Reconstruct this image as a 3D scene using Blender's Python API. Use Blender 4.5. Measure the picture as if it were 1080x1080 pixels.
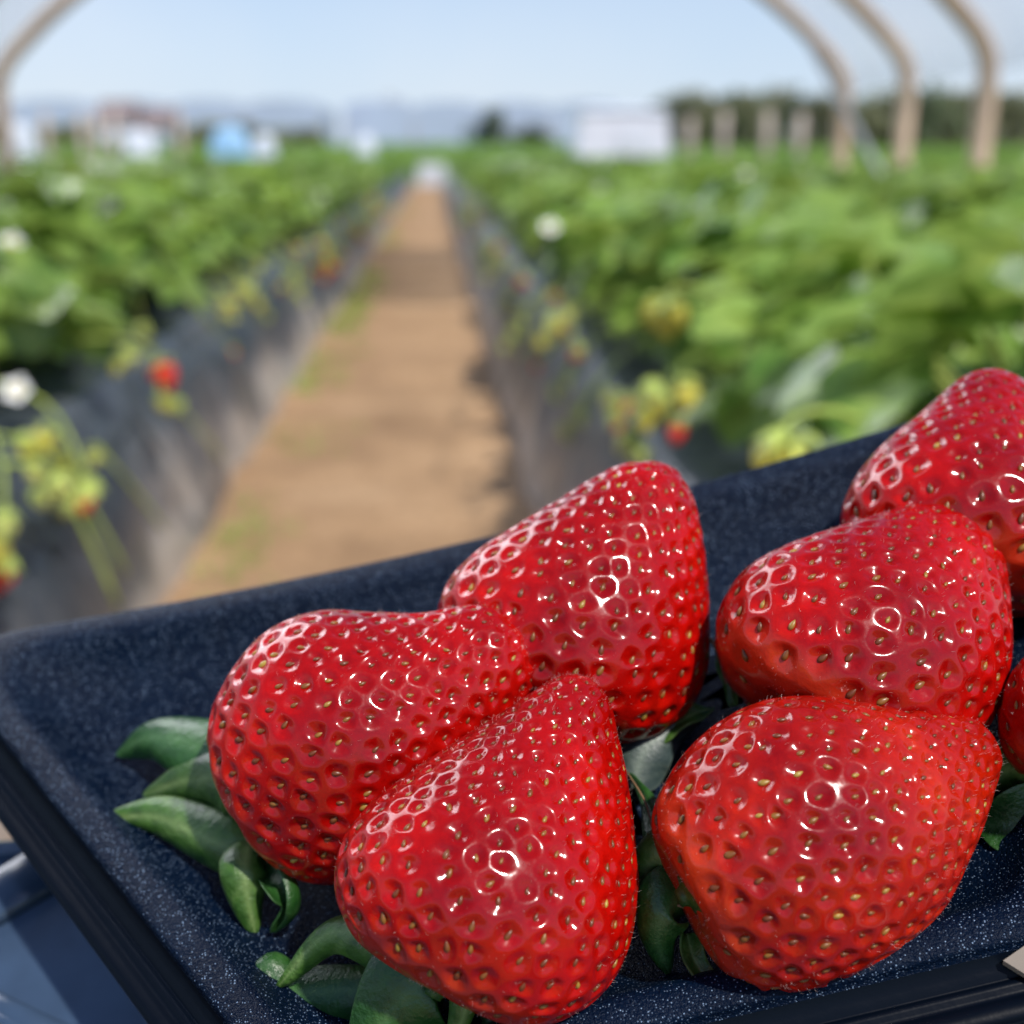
import bpy, bmesh, math, random
import numpy as np
from mathutils import Vector, Matrix, kdtree, noise, Euler
from mathutils.bvhtree import BVHTree
random.seed(7); np.random.seed(7)
for o in list(bpy.data.objects): bpy.data.objects.remove(o)
scn = bpy.context.scene
C = scn.collection
R = math.radians

# ------------------------------------------------------------------ camera
F = 1304.0; H = 0.62; PITCH = 16.2; YAW = -3.5
cd = bpy.data.cameras.new('camera'); cam = bpy.data.objects.new('camera', cd); C.objects.link(cam)
cam.location = (0, 0, H); cam.rotation_euler = (R(90 - PITCH), 0, R(YAW))
cd.sensor_width = 36; cd.lens = F / 1080 * 36; cd.clip_start = 0.02; cd.clip_end = 3000
cd.dof.use_dof = True; cd.dof.focus_distance = 0.184; cd.dof.aperture_fstop = 11.8
cd.dof.aperture_blades = 0
scn.camera = cam
CM = Matrix.Translation((0, 0, H)) @ Euler((R(90 - PITCH), 0, R(YAW))).to_matrix().to_4x4()
CR = CM.to_3x3()

# ------------------------------------------------------------------ sky and sun
SUN_EL, SUN_AZ = 53.0, 31.0        # azimuth: degrees to the right of straight behind the camera
sx = math.cos(R(SUN_EL)) * math.sin(R(SUN_AZ)); sy = -math.cos(R(SUN_EL)) * math.cos(R(SUN_AZ)); sz = math.sin(R(SUN_EL))
w = bpy.data.worlds.new('World'); scn.world = w; w.use_nodes = True
nt = w.node_tree; nt.nodes.clear()
sky = nt.nodes.new('ShaderNodeTexSky'); sky.sky_type = 'NISHITA'; sky.sun_disc = False
sky.sun_elevation = R(SUN_EL); sky.sun_rotation = math.atan2(sx, sy)
sky.air_density = 1.0; sky.dust_density = 0.4; sky.ozone_density = 2.5
bg = nt.nodes.new('ShaderNodeBackground'); bg.inputs[1].default_value = 0.12
wo = nt.nodes.new('ShaderNodeOutputWorld')
tint = nt.nodes.new('ShaderNodeMixRGB'); tint.blend_type = 'MULTIPLY'; tint.inputs[0].default_value = 1; tint.inputs[2].default_value = (0.98, 0.98, 1.12, 1)
nt.links.new(sky.outputs[0], tint.inputs[1])
# thin bluish veil low in the sky
wtc = nt.nodes.new('ShaderNodeTexCoord'); wsp = nt.nodes.new('ShaderNodeSeparateXYZ'); wmr = nt.nodes.new('ShaderNodeMapRange')
wmr.inputs['From Min'].default_value = 0.0; wmr.inputs['From Max'].default_value = 0.40; wmr.inputs['To Min'].default_value = 0.85; wmr.inputs['To Max'].default_value = 0.0
wno = nt.nodes.new('ShaderNodeTexNoise'); wno.inputs['Scale'].default_value = 3.0; wno.inputs['Detail'].default_value = 4
wrp = nt.nodes.new('ShaderNodeValToRGB'); wrp.color_ramp.elements[0].position = .35; wrp.color_ramp.elements[0].color = (5.1, 6.3, 7.8, 1); wrp.color_ramp.elements[1].position = .7; wrp.color_ramp.elements[1].color = (6.2, 6.9, 7.9, 1)
veil = nt.nodes.new('ShaderNodeMixRGB')
nt.links.new(wtc.outputs['Generated'], wsp.inputs[0]); nt.links.new(wsp.outputs['Z'], wmr.inputs['Value']); nt.links.new(wmr.outputs[0], veil.inputs[0])
nt.links.new(wtc.outputs['Generated'], wno.inputs['Vector']); nt.links.new(wno.outputs[0], wrp.inputs[0])
nt.links.new(tint.outputs[0], veil.inputs[1]); nt.links.new(wrp.outputs[0], veil.inputs[2])
# cloud patch added out of view, ahead and left, for a second berry highlight
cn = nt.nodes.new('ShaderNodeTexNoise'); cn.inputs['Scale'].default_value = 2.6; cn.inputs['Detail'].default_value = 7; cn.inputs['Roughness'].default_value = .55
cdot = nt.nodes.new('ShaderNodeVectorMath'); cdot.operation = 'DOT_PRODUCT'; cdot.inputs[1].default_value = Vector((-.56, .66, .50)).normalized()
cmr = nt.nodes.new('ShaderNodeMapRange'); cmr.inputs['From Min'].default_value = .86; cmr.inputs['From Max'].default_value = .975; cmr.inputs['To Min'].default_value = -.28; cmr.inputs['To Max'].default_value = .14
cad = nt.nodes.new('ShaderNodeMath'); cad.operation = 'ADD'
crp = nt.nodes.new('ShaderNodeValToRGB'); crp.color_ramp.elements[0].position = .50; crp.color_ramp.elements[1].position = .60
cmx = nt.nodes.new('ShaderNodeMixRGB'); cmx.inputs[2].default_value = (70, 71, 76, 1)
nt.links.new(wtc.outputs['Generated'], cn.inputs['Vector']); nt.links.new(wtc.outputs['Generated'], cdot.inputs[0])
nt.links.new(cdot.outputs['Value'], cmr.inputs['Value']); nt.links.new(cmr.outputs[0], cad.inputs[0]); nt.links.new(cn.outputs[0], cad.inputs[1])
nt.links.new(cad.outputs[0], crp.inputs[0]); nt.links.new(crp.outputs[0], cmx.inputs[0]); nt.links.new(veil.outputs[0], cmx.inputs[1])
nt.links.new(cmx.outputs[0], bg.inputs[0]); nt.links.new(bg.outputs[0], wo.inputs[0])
sd = bpy.data.lights.new('sun', 'SUN'); sun = bpy.data.objects.new('sun', sd); C.objects.link(sun)
sd.energy = 4.6; sd.angle = R(1.7); sd.color = (1, 0.95, 0.88)
sun.rotation_euler = Vector((sx, sy, sz)).to_track_quat('Z', 'Y').to_euler()
scn.view_settings.view_transform = 'Standard'; scn.view_settings.look = 'None'
scn.view_settings.exposure = 0.0; scn.view_settings.gamma = 1.0
try: scn.cycles.max_bounces = 8; scn.cycles.transparent_max_bounces = 12
except Exception: pass

# ------------------------------------------------------------------ helpers
def mesh_np(name, verts, faces, mats=(), smooth=True, fmat=None):
    me = bpy.data.meshes.new(name)
    verts = np.asarray(verts, dtype=np.float32)
    if isinstance(faces, np.ndarray):
        n, k = faces.shape
        me.vertices.add(len(verts)); me.vertices.foreach_set('co', verts.ravel())
        me.loops.add(n * k); me.loops.foreach_set('vertex_index', faces.astype(np.int32).ravel())
        me.polygons.add(n); me.polygons.foreach_set('loop_start', np.arange(0, n * k, k, dtype=np.int32))
        me.update(calc_edges=True)
    else:
        me.from_pydata([tuple(map(float, v)) for v in verts], [], faces)
    for m in mats: me.materials.append(m)
    if fmat is not None: me.polygons.foreach_set('material_index', np.asarray(fmat, dtype=np.int32))
    if smooth: me.polygons.foreach_set('use_smooth', np.ones(len(me.polygons), dtype=bool))
    me.update(); return me

def obj(name, me, parent=None, loc=None):
    o = bpy.data.objects.new(name, me); C.objects.link(o)
    if parent is not None: o.parent = parent
    if loc is not None: o.location = loc
    return o
def tag(o, label=None, cat=None, group=None, kind=None):
    if label: o['label'] = label
    if cat: o['category'] = cat
    if group: o['group'] = group
    if kind: o['kind'] = kind
    return o
def empty(name, loc=(0, 0, 0), rot=None):
    o = bpy.data.objects.new(name, None); C.objects.link(o); o.location = loc; o.empty_display_size = 0.05
    if rot is not None: o.rotation_euler = rot
    return o
def copy_tree(o, parent=None):
    c = o.copy(); C.objects.link(c)
    if parent is not None: c.parent = parent
    for ch in list(o.children): copy_tree(ch, c)
    return c

class MB:
    """collects verts / faces with a material index"""
    def __init__(s): s.v = []; s.f = []; s.m = []
    def add(s, v, f, m=0):
        o = len(s.v); s.v += [tuple(p) for p in v]; s.f += [tuple(i + o for i in q) for q in f]; s.m += [m] * len(f)
    def box(s, c, d, m=0, rot=None):
        cx, cy, cz = c; x, y, z = d[0] / 2, d[1] / 2, d[2] / 2
        v = [Vector((a * x, b * y, e * z)) for a in (-1, 1) for b in (-1, 1) for e in (-1, 1)]
        if rot: v = [rot @ p for p in v]
        s.add([p + Vector(c) for p in v], [(0, 1, 3, 2), (4, 6, 7, 5), (0, 4, 5, 1), (2, 3, 7, 6), (0, 2, 6, 4), (1, 5, 7, 3)], m)
    def tube(s, pts, rad, n=8, m=0):
        pts = [Vector(p) for p in pts]
        rads = rad if isinstance(rad, (list, tuple)) else [rad] * len(pts)
        v = []; f = []
        up = Vector((0.13, 0.21, 0.97))
        for i, p in enumerate(pts):
            t = (pts[min(i + 1, len(pts) - 1)] - pts[max(i - 1, 0)]).normalized()
            a = t.cross(up)
            if a.length < 0.05: a = t.cross(Vector((1, 0, 0)))
            a.normalize(); b = t.cross(a)
            for k in range(n):
                an = 2 * math.pi * k / n
                v.append(p + (a * math.cos(an) + b * math.sin(an)) * rads[i])
        for i in range(len(pts) - 1):
            for k in range(n):
                f.append((i * n + k, i * n + (k + 1) % n, (i + 1) * n + (k + 1) % n, (i + 1) * n + k))
        f.append(tuple(range(n))[::-1]); f.append(tuple((len(pts) - 1) * n + k for k in range(n)))
        s.add(v, f, m)
    def lathe(s, prof, n=12, M=None, m=0):
        v = []; f = []
        for (r, z) in prof:
            for k in range(n):
                an = 2 * math.pi * k / n; p = Vector((r * math.cos(an), r * math.sin(an), z))
                v.append(M @ p if M else p)
        for i in range(len(prof) - 1):
            for k in range(n): f.append((i * n + k, i * n + (k + 1) % n, (i + 1) * n + (k + 1) % n, (i + 1) * n + k))
        s.add(v, f, m)
    def build(s, name, mats, parent=None, smooth=True, loc=None):
        me = mesh_np(name, s.v, s.f, mats if isinstance(mats, (list, tuple)) else [mats], smooth, s.m)
        return obj(name, me, parent, loc)

def bez(p0, p1, p2, n):
    p0, p1, p2 = Vector(p0), Vector(p1), Vector(p2)
    return [(1 - t) ** 2 * p0 + 2 * t * (1 - t) * p1 + t * t * p2 for t in [i / (n - 1) for i in range(n)]]
def crv(pts, n):
    """catmull-rom through points"""
    P = [np.array(p, float) for p in pts]; P = [2 * P[0] - P[1]] + P + [2 * P[-1] - P[-2]]
    out = []
    m = len(P) - 3
    for j in range(n):
        t = j / (n - 1) * m; i = min(int(t), m - 1); t -= i
        a, b, c, d = P[i:i + 4]
        out.append(0.5 * (2 * b + (c - a) * t + (2 * a - 5 * b + 4 * c - d) * t * t + (3 * b - a - 3 * c + d) * t ** 3))
    return out

# ------------------------------------------------------------------ materials
def mat(name):
    m = bpy.data.materials.new(name); m.use_nodes = True
    t = m.node_tree; b = t.nodes['Principled BSDF']
    return m, t, b
def N(t, ty, **kw):
    n = t.nodes.new(ty)
    for k, v in kw.items():
        if isinstance(v, (int, float, str, bool)) and hasattr(n, k) and k not in n.inputs: setattr(n, k, v)
    return n
def tex_noise(t, scale, detail=3, rough=0.5, coord='Object', dist=0.0):
    tc = t.nodes.new('ShaderNodeTexCoord'); n = t.nodes.new('ShaderNodeTexNoise')
    n.inputs['Scale'].default_value = scale; n.inputs['Detail'].default_value = detail
    n.inputs['Roughness'].default_value = rough; n.inputs['Distortion'].default_value = dist
    t.links.new(tc.outputs[coord], n.inputs['Vector']); return n
def ramp(t, src, stops):
    r = t.nodes.new('ShaderNodeValToRGB'); e = r.color_ramp.elements
    while len(e) < len(stops): e.new(0.5)
    for i, (p, c) in enumerate(stops):
        e[i].position = p; e[i].color = (c[0], c[1], c[2], 1)
    t.links.new(src, r.inputs[0]); return r
def bump(t, b, src, strength, dist, prev=None):
    n = t.nodes.new('ShaderNodeBump'); n.inputs['Strength'].default_value = strength; n.inputs['Distance'].default_value = dist
    t.links.new(src, n.inputs['Height'])
    if prev: t.links.new(prev.outputs[0], n.inputs['Normal'])
    t.links.new(n.outputs[0], b.inputs['Normal']); return n
def simple(name, col, rough=0.6, var=0.25, scale=8, metal=0, bscale=None, bstr=0.3, bdist=0.002, spec=0.5, coord='Object'):
    m, t, b = mat(name)
    n = tex_noise(t, scale, 4, 0.6, coord)
    lo = [c * (1 - var) for c in col]; hi = [min(1, c * (1 + var)) for c in col]
    r = ramp(t, n.outputs[0], [(0.3, lo), (0.7, hi)])
    t.links.new(r.outputs[0], b.inputs['Base Color'])
    b.inputs['Roughness'].default_value = rough; b.inputs['Metallic'].default_value = metal
    b.inputs['Specular IOR Level'].default_value = spec
    if bscale:
        n2 = tex_noise(t, bscale, 3, 0.6, coord); bump(t, b, n2.outputs[0], bstr, bdist)
    return m

def flesh_mat(name='strawberry_flesh', warm=0.0):
    m, t, b = mat(name)
    n = tex_noise(t, 38, 3, 0.55)
    r = ramp(t, n.outputs[0], [(0.30, (0.25, 0.0006, 0.0004)), (0.55, (0.45, 0.003 + .008 * warm, 0.0012)), (0.78, (0.68 + .06 * warm, 0.012 + .040 * warm, 0.002))])
    # fine mottling of the skin
    n3 = tex_noise(t, 900, 3, 0.7)
    mx = N(t, 'ShaderNodeMixRGB'); mx.blend_type = 'MULTIPLY'; mx.inputs[0].default_value = 0.8
    r3 = ramp(t, n3.outputs[0], [(0.3, (0.72, 0.6, 0.6)), (0.7, (1, 1, 1))])
    t.links.new(r.outputs[0], mx.inputs[1]); t.links.new(r3.outputs[0], mx.inputs[2])
    # paler flesh at the neck under the calyx: stored on the mesh as 'neck'
    at = N(t, 'ShaderNodeAttribute'); at.attribute_name = 'neck'
    mx2 = N(t, 'ShaderNodeMixRGB'); mx2.inputs[2].default_value = (0.62, 0.07, 0.02, 1)
    t.links.new(at.outputs['Fac'], mx2.inputs[0]); t.links.new(mx.outputs[0], mx2.inputs[1])
    t.links.new(mx2.outputs[0], b.inputs['Base Color'])
    b.inputs['Roughness'].default_value = 0.35
    b.inputs['Specular IOR Level'].default_value = 0.05
    b.inputs['Subsurface Weight'].default_value = 0.22
    b.inputs['Subsurface Radius'].default_value = (1.0, 0.15, 0.08)
    b.inputs['Subsurface Scale'].default_value = 0.0014
    b.inputs['Coat Weight'].default_value = 0.85; b.inputs['Coat Roughness'].default_value = 0.13; b.inputs['Coat IOR'].default_value = 1.45
    n2 = tex_noise(t, 1600, 2, 0.6); n4 = tex_noise(t, 420, 2, 0.5)
    b1 = bump(t, b, n4.outputs[0], 0.30, 0.0002); bump(t, b, n2.outputs[0], 0.8, 0.00009, b1)
    b1c = N(t, 'ShaderNodeBump'); b1c.inputs['Strength'].default_value = .4; b1c.inputs['Distance'].default_value = .00016
    t.links.new(n4.outputs[0], b1c.inputs['Height']); t.links.new(b1c.outputs[0], b.inputs['Coat Normal'])
    return m
def seed_mat():
    m, t, b = mat('strawberry_seed')
    n = tex_noise(t, 160, 1, 0.5)
    r = ramp(t, n.outputs[0], [(0.44, (0.14, 0.035, 0.010)), (0.60, (0.25, 0.11, 0.02)), (0.78, (0.42, 0.30, 0.05))])
    t.links.new(r.outputs[0], b.inputs['Base Color']); b.inputs['Roughness'].default_value = 0.35
    return m
def leaf_mat(name, dark, light, rough=0.45, scale=12, trans=0.25, pale=None, vein=False, bsc=None, bd=0.001):
    m, t, b = mat(name)
    n = tex_noise(t, scale, 3, 0.6)
    oi = N(t, 'ShaderNodeObjectInfo')
    r = ramp(t, n.outputs[0], [(0.3, dark), (0.72, light)])
    col = r.outputs[0]
    if vein:
        at = N(t, 'ShaderNodeAttribute'); at.attribute_name = 'vein'
        mx = N(t, 'ShaderNodeMixRGB'); mx.inputs[2].default_value = (*pale, 1)
        t.links.new(at.outputs['Fac'], mx.inputs[0]); t.links.new(col, mx.inputs[1]); col = mx.outputs[0]
    hs = N(t, 'ShaderNodeHueSaturation')
    mr = N(t, 'ShaderNodeMapRange'); mr.inputs['To Min'].default_value = 0.8; mr.inputs['To Max'].default_value = 1.25
    t.links.new(oi.outputs['Random'], mr.inputs['Value']); t.links.new(mr.outputs[0], hs.inputs['Value'])
    t.links.new(col, hs.inputs['Color'])
    t.links.new(hs.outputs[0], b.inputs['Base Color']); b.inputs['Roughness'].default_value = rough
    if bsc:
        n2 = tex_noise(t, bsc, 3, 0.6); bump(t, b, n2.outputs[0], 0.5, bd)
    if trans:
        tr = N(t, 'ShaderNodeBsdfTranslucent'); ms = N(t, 'ShaderNodeMixShader'); ms.inputs[0].default_value = trans
        hs2 = N(t, 'ShaderNodeHueSaturation'); hs2.inputs['Value'].default_value = 1.6; hs2.inputs['Hue'].default_value = 0.485
        t.links.new(hs.outputs[0], hs2.inputs['Color']); t.links.new(hs2.outputs[0], tr.inputs[0])
        out = t.nodes['Material Output']
        t.links.new(b.outputs[0], ms.inputs[1]); t.links.new(tr.outputs[0], ms.inputs[2]); t.links.new(ms.outputs[0], out.inputs[0])
    return m
def tray_mat():
    m, t, b = mat('black_speckled_plastic')
    n = tex_noise(t, 60, 3, 0.6)
    r = ramp(t, n.outputs[0], [(0.3, (0.0006, 0.0040, 0.014)), (0.7, (0.0012, 0.007, 0.022))])
    # pale grains in the colour stand in for sparkle off the rough plastic
    tc = N(t, 'ShaderNodeTexCoord'); vo = N(t, 'ShaderNodeTexVoronoi'); vo.inputs['Scale'].default_value = 2300
    t.links.new(tc.outputs['Object'], vo.inputs['Vector'])
    gr = ramp(t, vo.outputs['Distance'], [(0.16, (1, 1, 1)), (0.30, (0, 0, 0))])
    rnd = N(t, 'ShaderNodeSeparateColor'); t.links.new(vo.outputs['Color'], rnd.inputs[0])
    pick = ramp(t, rnd.outputs[0], [(0.30, (0, 0, 0)), (0.97, (1, 1, 1))])
    mu = N(t, 'ShaderNodeMath'); mu.operation = 'MULTIPLY'; t.links.new(gr.outputs[0], mu.inputs[0]); t.links.new(pick.outputs[0], mu.inputs[1])
    mx = N(t, 'ShaderNodeMixRGB'); mx.inputs[2].default_value = (0.25, 0.36, 0.52, 1)
    t.links.new(mu.outputs[0], mx.inputs[0]); t.links.new(r.outputs[0], mx.inputs[1]); t.links.new(mx.outputs[0], b.inputs['Base Color'])
    b.inputs['Roughness'].default_value = 0.38; b.inputs['Specular IOR Level'].default_value = 0.09
    n1 = tex_noise(t, 2000, 2, 0.7); bb = bump(t, b, n1.outputs[0], 1.0, 0.00035)
    bump(t, b, vo.outputs['Distance'], 0.5, 0.0002, bb)
    return m
def mulch_mat():
    m, t, b = mat('black_mulch_film')
    tc = N(t, 'ShaderNodeTexCoord')
    n = tex_noise(t, 3.2, 5, 0.65)
    # dried soil splashed on the film: strongest near the ground (real dirt), patchy
    sp = N(t, 'ShaderNodeSeparateXYZ'); t.links.new(tc.outputs['Object'], sp.inputs[0])
    mr = N(t, 'ShaderNodeMapRange'); mr.inputs['From Min'].default_value = 0.0; mr.inputs['From Max'].default_value = 0.24
    mr.inputs['To Min'].default_value = 0.24; mr.inputs['To Max'].default_value = -0.10
    t.links.new(sp.outputs['Z'], mr.inputs['Value'])
    ad = N(t, 'ShaderNodeMath'); ad.operation = 'ADD'; t.links.new(n.outputs[0], ad.inputs[0]); t.links.new(mr.outputs[0], ad.inputs[1])
    r = ramp(t, ad.outputs[0], [(0.44, (0.034, 0.044, 0.058)), (0.60, (0.085, 0.095, 0.11)), (0.73, (0.40, 0.37, 0.34))])
    t.links.new(r.outputs[0], b.inputs['Base Color']); b.inputs['Roughness'].default_value = 0.36
    n2 = tex_noise(t, 9, 3, 0.5, dist=1.0); bump(t, b, n2.outputs[0], 0.6, 0.02)
    return m
def soil_mat():
    m, t, b = mat('sandy_soil')
    n = tex_noise(t, 3.0, 6, 0.65)
    r = ramp(t, n.outputs[0], [(0.3, (0.29, 0.175, 0.090)), (0.52, (0.44, 0.275, 0.145)), (0.75, (0.56, 0.37, 0.21))])
    n3 = tex_noise(t, 60, 4, 0.7); r3 = ramp(t, n3.outputs[0], [(0.35, (0.6, 0.57, 0.55)), (0.6, (1, 1, 1))])
    mx = N(t, 'ShaderNodeMixRGB'); mx.blend_type = 'MULTIPLY'; mx.inputs[0].default_value = 0.7
    t.links.new(r.outputs[0], mx.inputs[1]); t.links.new(r3.outputs[0], mx.inputs[2])
    t.links.new(mx.outputs[0], b.inputs['Base Color']); b.inputs['Roughness'].default_value = 0.95
    n2 = tex_noise(t, 25, 5, 0.7); bump(t, b, n2.outputs[0], 0.8, 0.02)
    return m
def field_mat():
    m, t, b = mat('field_ground')
    n = tex_noise(t, 0.35, 6, 0.7)
    r = ramp(t, n.outputs[0], [(0.35, (0.06, 0.13, 0.03)), (0.55, (0.10, 0.20, 0.045)), (0.72, (0.26, 0.24, 0.12))])
    t.links.new(r.outputs[0], b.inputs['Base Color']); b.inputs['Roughness'].default_value = 0.95
    return m
def film_mat():
    m, t, b = mat('polythene_film')
    n = tex_noise(t, 0.9, 4, 0.6, dist=1.5)
    r = ramp(t, n.outputs[0], [(0.3, (0.40, 0.40, 0.40)), (0.7, (0.66, 0.66, 0.66))])
    tr = N(t, 'ShaderNodeBsdfTransparent'); tr.inputs[0].default_value = (0.93, 0.95, 0.97, 1)
    tl = N(t, 'ShaderNodeBsdfTranslucent'); tl.inputs[0].default_value = (0.75, 0.77, 0.8, 1)
    b.inputs['Base Color'].default_value = (0.62, 0.64, 0.68, 1); b.inputs['Roughness'].default_value = 0.25
    ms = N(t, 'ShaderNodeMixShader'); ms.inputs[0].default_value = 0.5
    t.links.new(b.outputs[0], ms.inputs[1]); t.links.new(tl.outputs[0], ms.inputs[2])
    ms2 = N(t, 'ShaderNodeMixShader'); t.links.new(r.outputs[0], ms2.inputs[0])
    t.links.new(ms.outputs[0], ms2.inputs[1]); t.links.new(tr.outputs[0], ms2.inputs[2])
    t.links.new(ms2.outputs[0], t.nodes['Material Output'].inputs[0])
    return m

M = dict(
    flesh=flesh_mat(), flesh_warm=flesh_mat('orange_red_flesh', 1.0), seed=seed_mat(),
    fuzz=simple('strawberry_hair', (0.75, 0.55, 0.5), 0.5),
    sepal=leaf_mat('sepal_green', (0.015, 0.058, 0.007), (0.065, 0.16, 0.022), 0.40, 260, 0.10, (0.24, 0.34, 0.12), True, 900, 0.0006),
    sepal_dark=leaf_mat('sepal_dark_green', (0.008, 0.042, 0.008), (0.024, 0.095, 0.016), 0.36, 260, 0.05, (0.08, 0.17, 0.06), True, 900, 0.0006),
    sepal_blue=leaf_mat('sepal_grey_green', (0.012, 0.028, 0.022), (0.035, 0.055, 0.055), 0.4, 120, 0.05, (0.2, 0.25, 0.2), True, 1500, 0.0002),
    dry=simple('dried_sepal', (0.22, 0.12, 0.06), 0.7, scale=200),
    tray=tray_mat(),
    tray_lip=simple('black_smooth_plastic', (0.0012, 0.003, 0.007), 0.38, spec=0.10, bscale=300, bstr=0.2, bdist=0.0004),
    cart=simple('blue_grey_coated_steel', (0.035, 0.060, 0.105), 0.20, 0.35, 28, bscale=14, bstr=.4, bdist=.004),
    paper=simple('beige_card', (0.22, 0.185, 0.15), 0.8, 0.1, 80),
    mulch=mulch_mat(), soil=soil_mat(), field=field_mat(), film=film_mat(),
    leaf=leaf_mat('strawberry_leaf', (0.065, 0.165, 0.020), (0.33, 0.46, 0.10), 0.30, 14, 0.30, (0.34, 0.46, 0.10), True),
    leaf_far=leaf_mat('strawberry_leaf_far', (0.09, 0.19, 0.030), (0.22, 0.36, 0.07), 0.5, 3, 0.35),
    stem=leaf_mat('strawberry_stem', (0.30, 0.40, 0.08), (0.50, 0.58, 0.14), 0.5, 30, 0.2),
    green_fruit=leaf_mat('unripe_fruit', (0.50, 0.55, 0.12), (0.72, 0.70, 0.24), 0.35, 60, 0.15),
    yellow=leaf_mat('yellow_leaf', (0.52, 0.48, 0.05), (0.65, 0.60, 0.12), 0.5, 30, 0.3),
    red=simple('ripe_fruit', (0.62, 0.025, 0.012), 0.3, 0.2, 60, bscale=250, bdist=0.001),
    petal=simple('white_petal', (0.82, 0.82, 0.78), 0.6, 0.05, 30),
    pollen=simple('flower_centre', (0.55, 0.42, 0.05), 0.8, 0.2, 100),
    pipe=simple('dusty_tunnel_pipe', (0.56, 0.41, 0.30), 0.6, 0.25, 3),
    wood=simple('bare_post', (0.50, 0.42, 0.36), 0.8, 0.25, 2),
    white=simple('white_sheeting', (0.55, 0.60, 0.66), 0.5, 0.08, 1.2),
    farfilm=simple('pale_blue_film', (0.40, 0.46, 0.60), 0.6, 0.08, .3),
    whiteb=simple('white_boards', (0.64, 0.68, 0.76), 0.5, 0.08, 1.2),
    blue=simple('blue_tarpaulin', (0.28, 0.50, 0.74), 0.45, 0.15, 2, bscale=4, bstr=0.7, bdist=0.05),
    grey=simple('grey_steel', (0.30, 0.32, 0.35), 0.5, 0.2, 3),
    bark=simple('tree_bark', (0.14, 0.10, 0.07), 0.9, 0.3, 6),
    tree=leaf_mat('tree_leaves', (0.035, 0.06, 0.025), (0.09, 0.12, 0.05), 0.7, 0.8, 0.2),
    treel=leaf_mat('hedge_leaves', (0.09, 0.11, 0.05), (0.20, 0.20, 0.10), 0.7, 0.8, 0.2),
    roof=simple('brick_red_roof', (0.20, 0.16, 0.16), 0.8, 0.15, 1),
    grass=leaf_mat('path_grass', (0.14, 0.24, 0.04), (0.32, 0.42, 0.09), 0.7, 10, 0.25),
    hills=simple('hill_grass', (0.10, 0.15, 0.09), 0.9, 0.2, 0.01),
)

# ------------------------------------------------------------------ image <-> place helpers (distances are real)
def ray(px, py): return Vector(((px - 540) / F, (540 - py) / F, -1))
def unp(px, py, t): return CM @ (ray(px, py) * t)
def at_X(px, py, X):            # where the sight line meets the vertical plane x = X
    d = CR @ ray(px, py); return Vector((0, 0, H)) + d * (X / d.x)
def at_Y(px, py, Y):
    d = CR @ ray(px, py); return Vector((0, 0, H)) + d * (Y / d.y)

# ================================================================== GROUND AND BEDS
RISE = .012                     # the land beyond the beds climbs gently
def gz(y): return -0.06 + max(0, min(y, 140) - 27) * RISE
g = MB()
for (ya, yb) in ((-60, 27), (27, 140), (140, 1800)):
    g.add([(-900, ya, gz(ya)), (900, ya, gz(ya)), (900, yb, gz(yb)), (-900, yb, gz(yb))], [(0, 1, 2, 3)])
tag(g.build('ground', M['field'], smooth=False), kind='structure')
nx, ny = 150, 420
xs = np.linspace(-14, 14, nx); ys = np.concatenate([np.linspace(-2, 8, 300), np.linspace(8.2, 26.5, ny - 300)])
gv = []
for y in ys:
    for x in xs:
        z = 0.016 * noise.noise(Vector((x * 2.6, y * 2.6, 0))) + 0.014 * noise.noise(Vector((x * 8, y * 8, 3)))
        if abs(x) > 13.8: z = -0.1
        gv.append((x, y, z))
ii = np.arange(nx * ny).reshape(ny, nx)
gf = np.stack([ii[:-1, :-1], ii[:-1, 1:], ii[1:, 1:], ii[1:, :-1]], -1).reshape(-1, 4)
tag(obj('path', mesh_np('path', gv, gf, [M['soil']])), kind='structure')

PER = 1.36; BH = 0.29
beds = []     # (x_left_top, x_right_top, side, index)
for k in range(6):
    beds.append((0.262 + k * PER, 0.262 + 0.72 + k * PER, 'right', k))
    beds.append((-0.50 - 0.72 - k * PER, -0.50 - k * PER, 'left', k))
ordw = ['first', 'second', 'third', 'fourth', 'fifth', 'sixth']
BED_END = 24.0
for (xa, xb, side, k) in beds:
    prof = [(xa - 0.10, -0.02), (xa - 0.085, 0.04), (xa - 0.05, 0.16), (xa, BH - 0.02), (xa + 0.05, BH), ((xa + xb) / 2, BH + 0.02),
            (xb - 0.05, BH), (xb, BH - 0.02), (xb + 0.05, 0.16), (xb + 0.085, 0.04), (xb + 0.10, -0.02)]
    P = crv(prof, 31)
    Y = np.concatenate([np.linspace(-0.6, 6, 150), np.linspace(6.2, BED_END, 80)])
    v = []
    for y in Y:
        for (x, z) in P:
            q = Vector((x * 5, y * 3.2, z * 5 + k))
            d = 0.014 * noise.noise(q) + 0.008 * noise.noise(q * 2.7) + 0.02 * noise.noise(Vector((k, y * 0.9, x)))
            edge = 1 if z > 0.01 else 0.6
            zz = z * (1 if (y > -0.55 and y < BED_END - 0.05) else 0.3)
            v.append((x + d * edge * (1 if x > (xa + xb) / 2 else -1), y, zz + d * 0.6))
    i2 = np.arange(len(v)).reshape(len(Y), len(P))
    f = np.stack([i2[:-1, :-1], i2[:-1, 1:], i2[1:, 1:], i2[1:, :-1]], -1).reshape(-1, 4)
    o = obj('raised_bed', mesh_np('raised_bed', v, f, [M['mulch']]))
    where = 'bordering the %s side of the path' % side if k == 0 else '%s bed %s of the path' % (ordw[k], side)
    tag(o, 'raised bed under dusty black film, %s' % where, 'raised bed')

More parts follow.
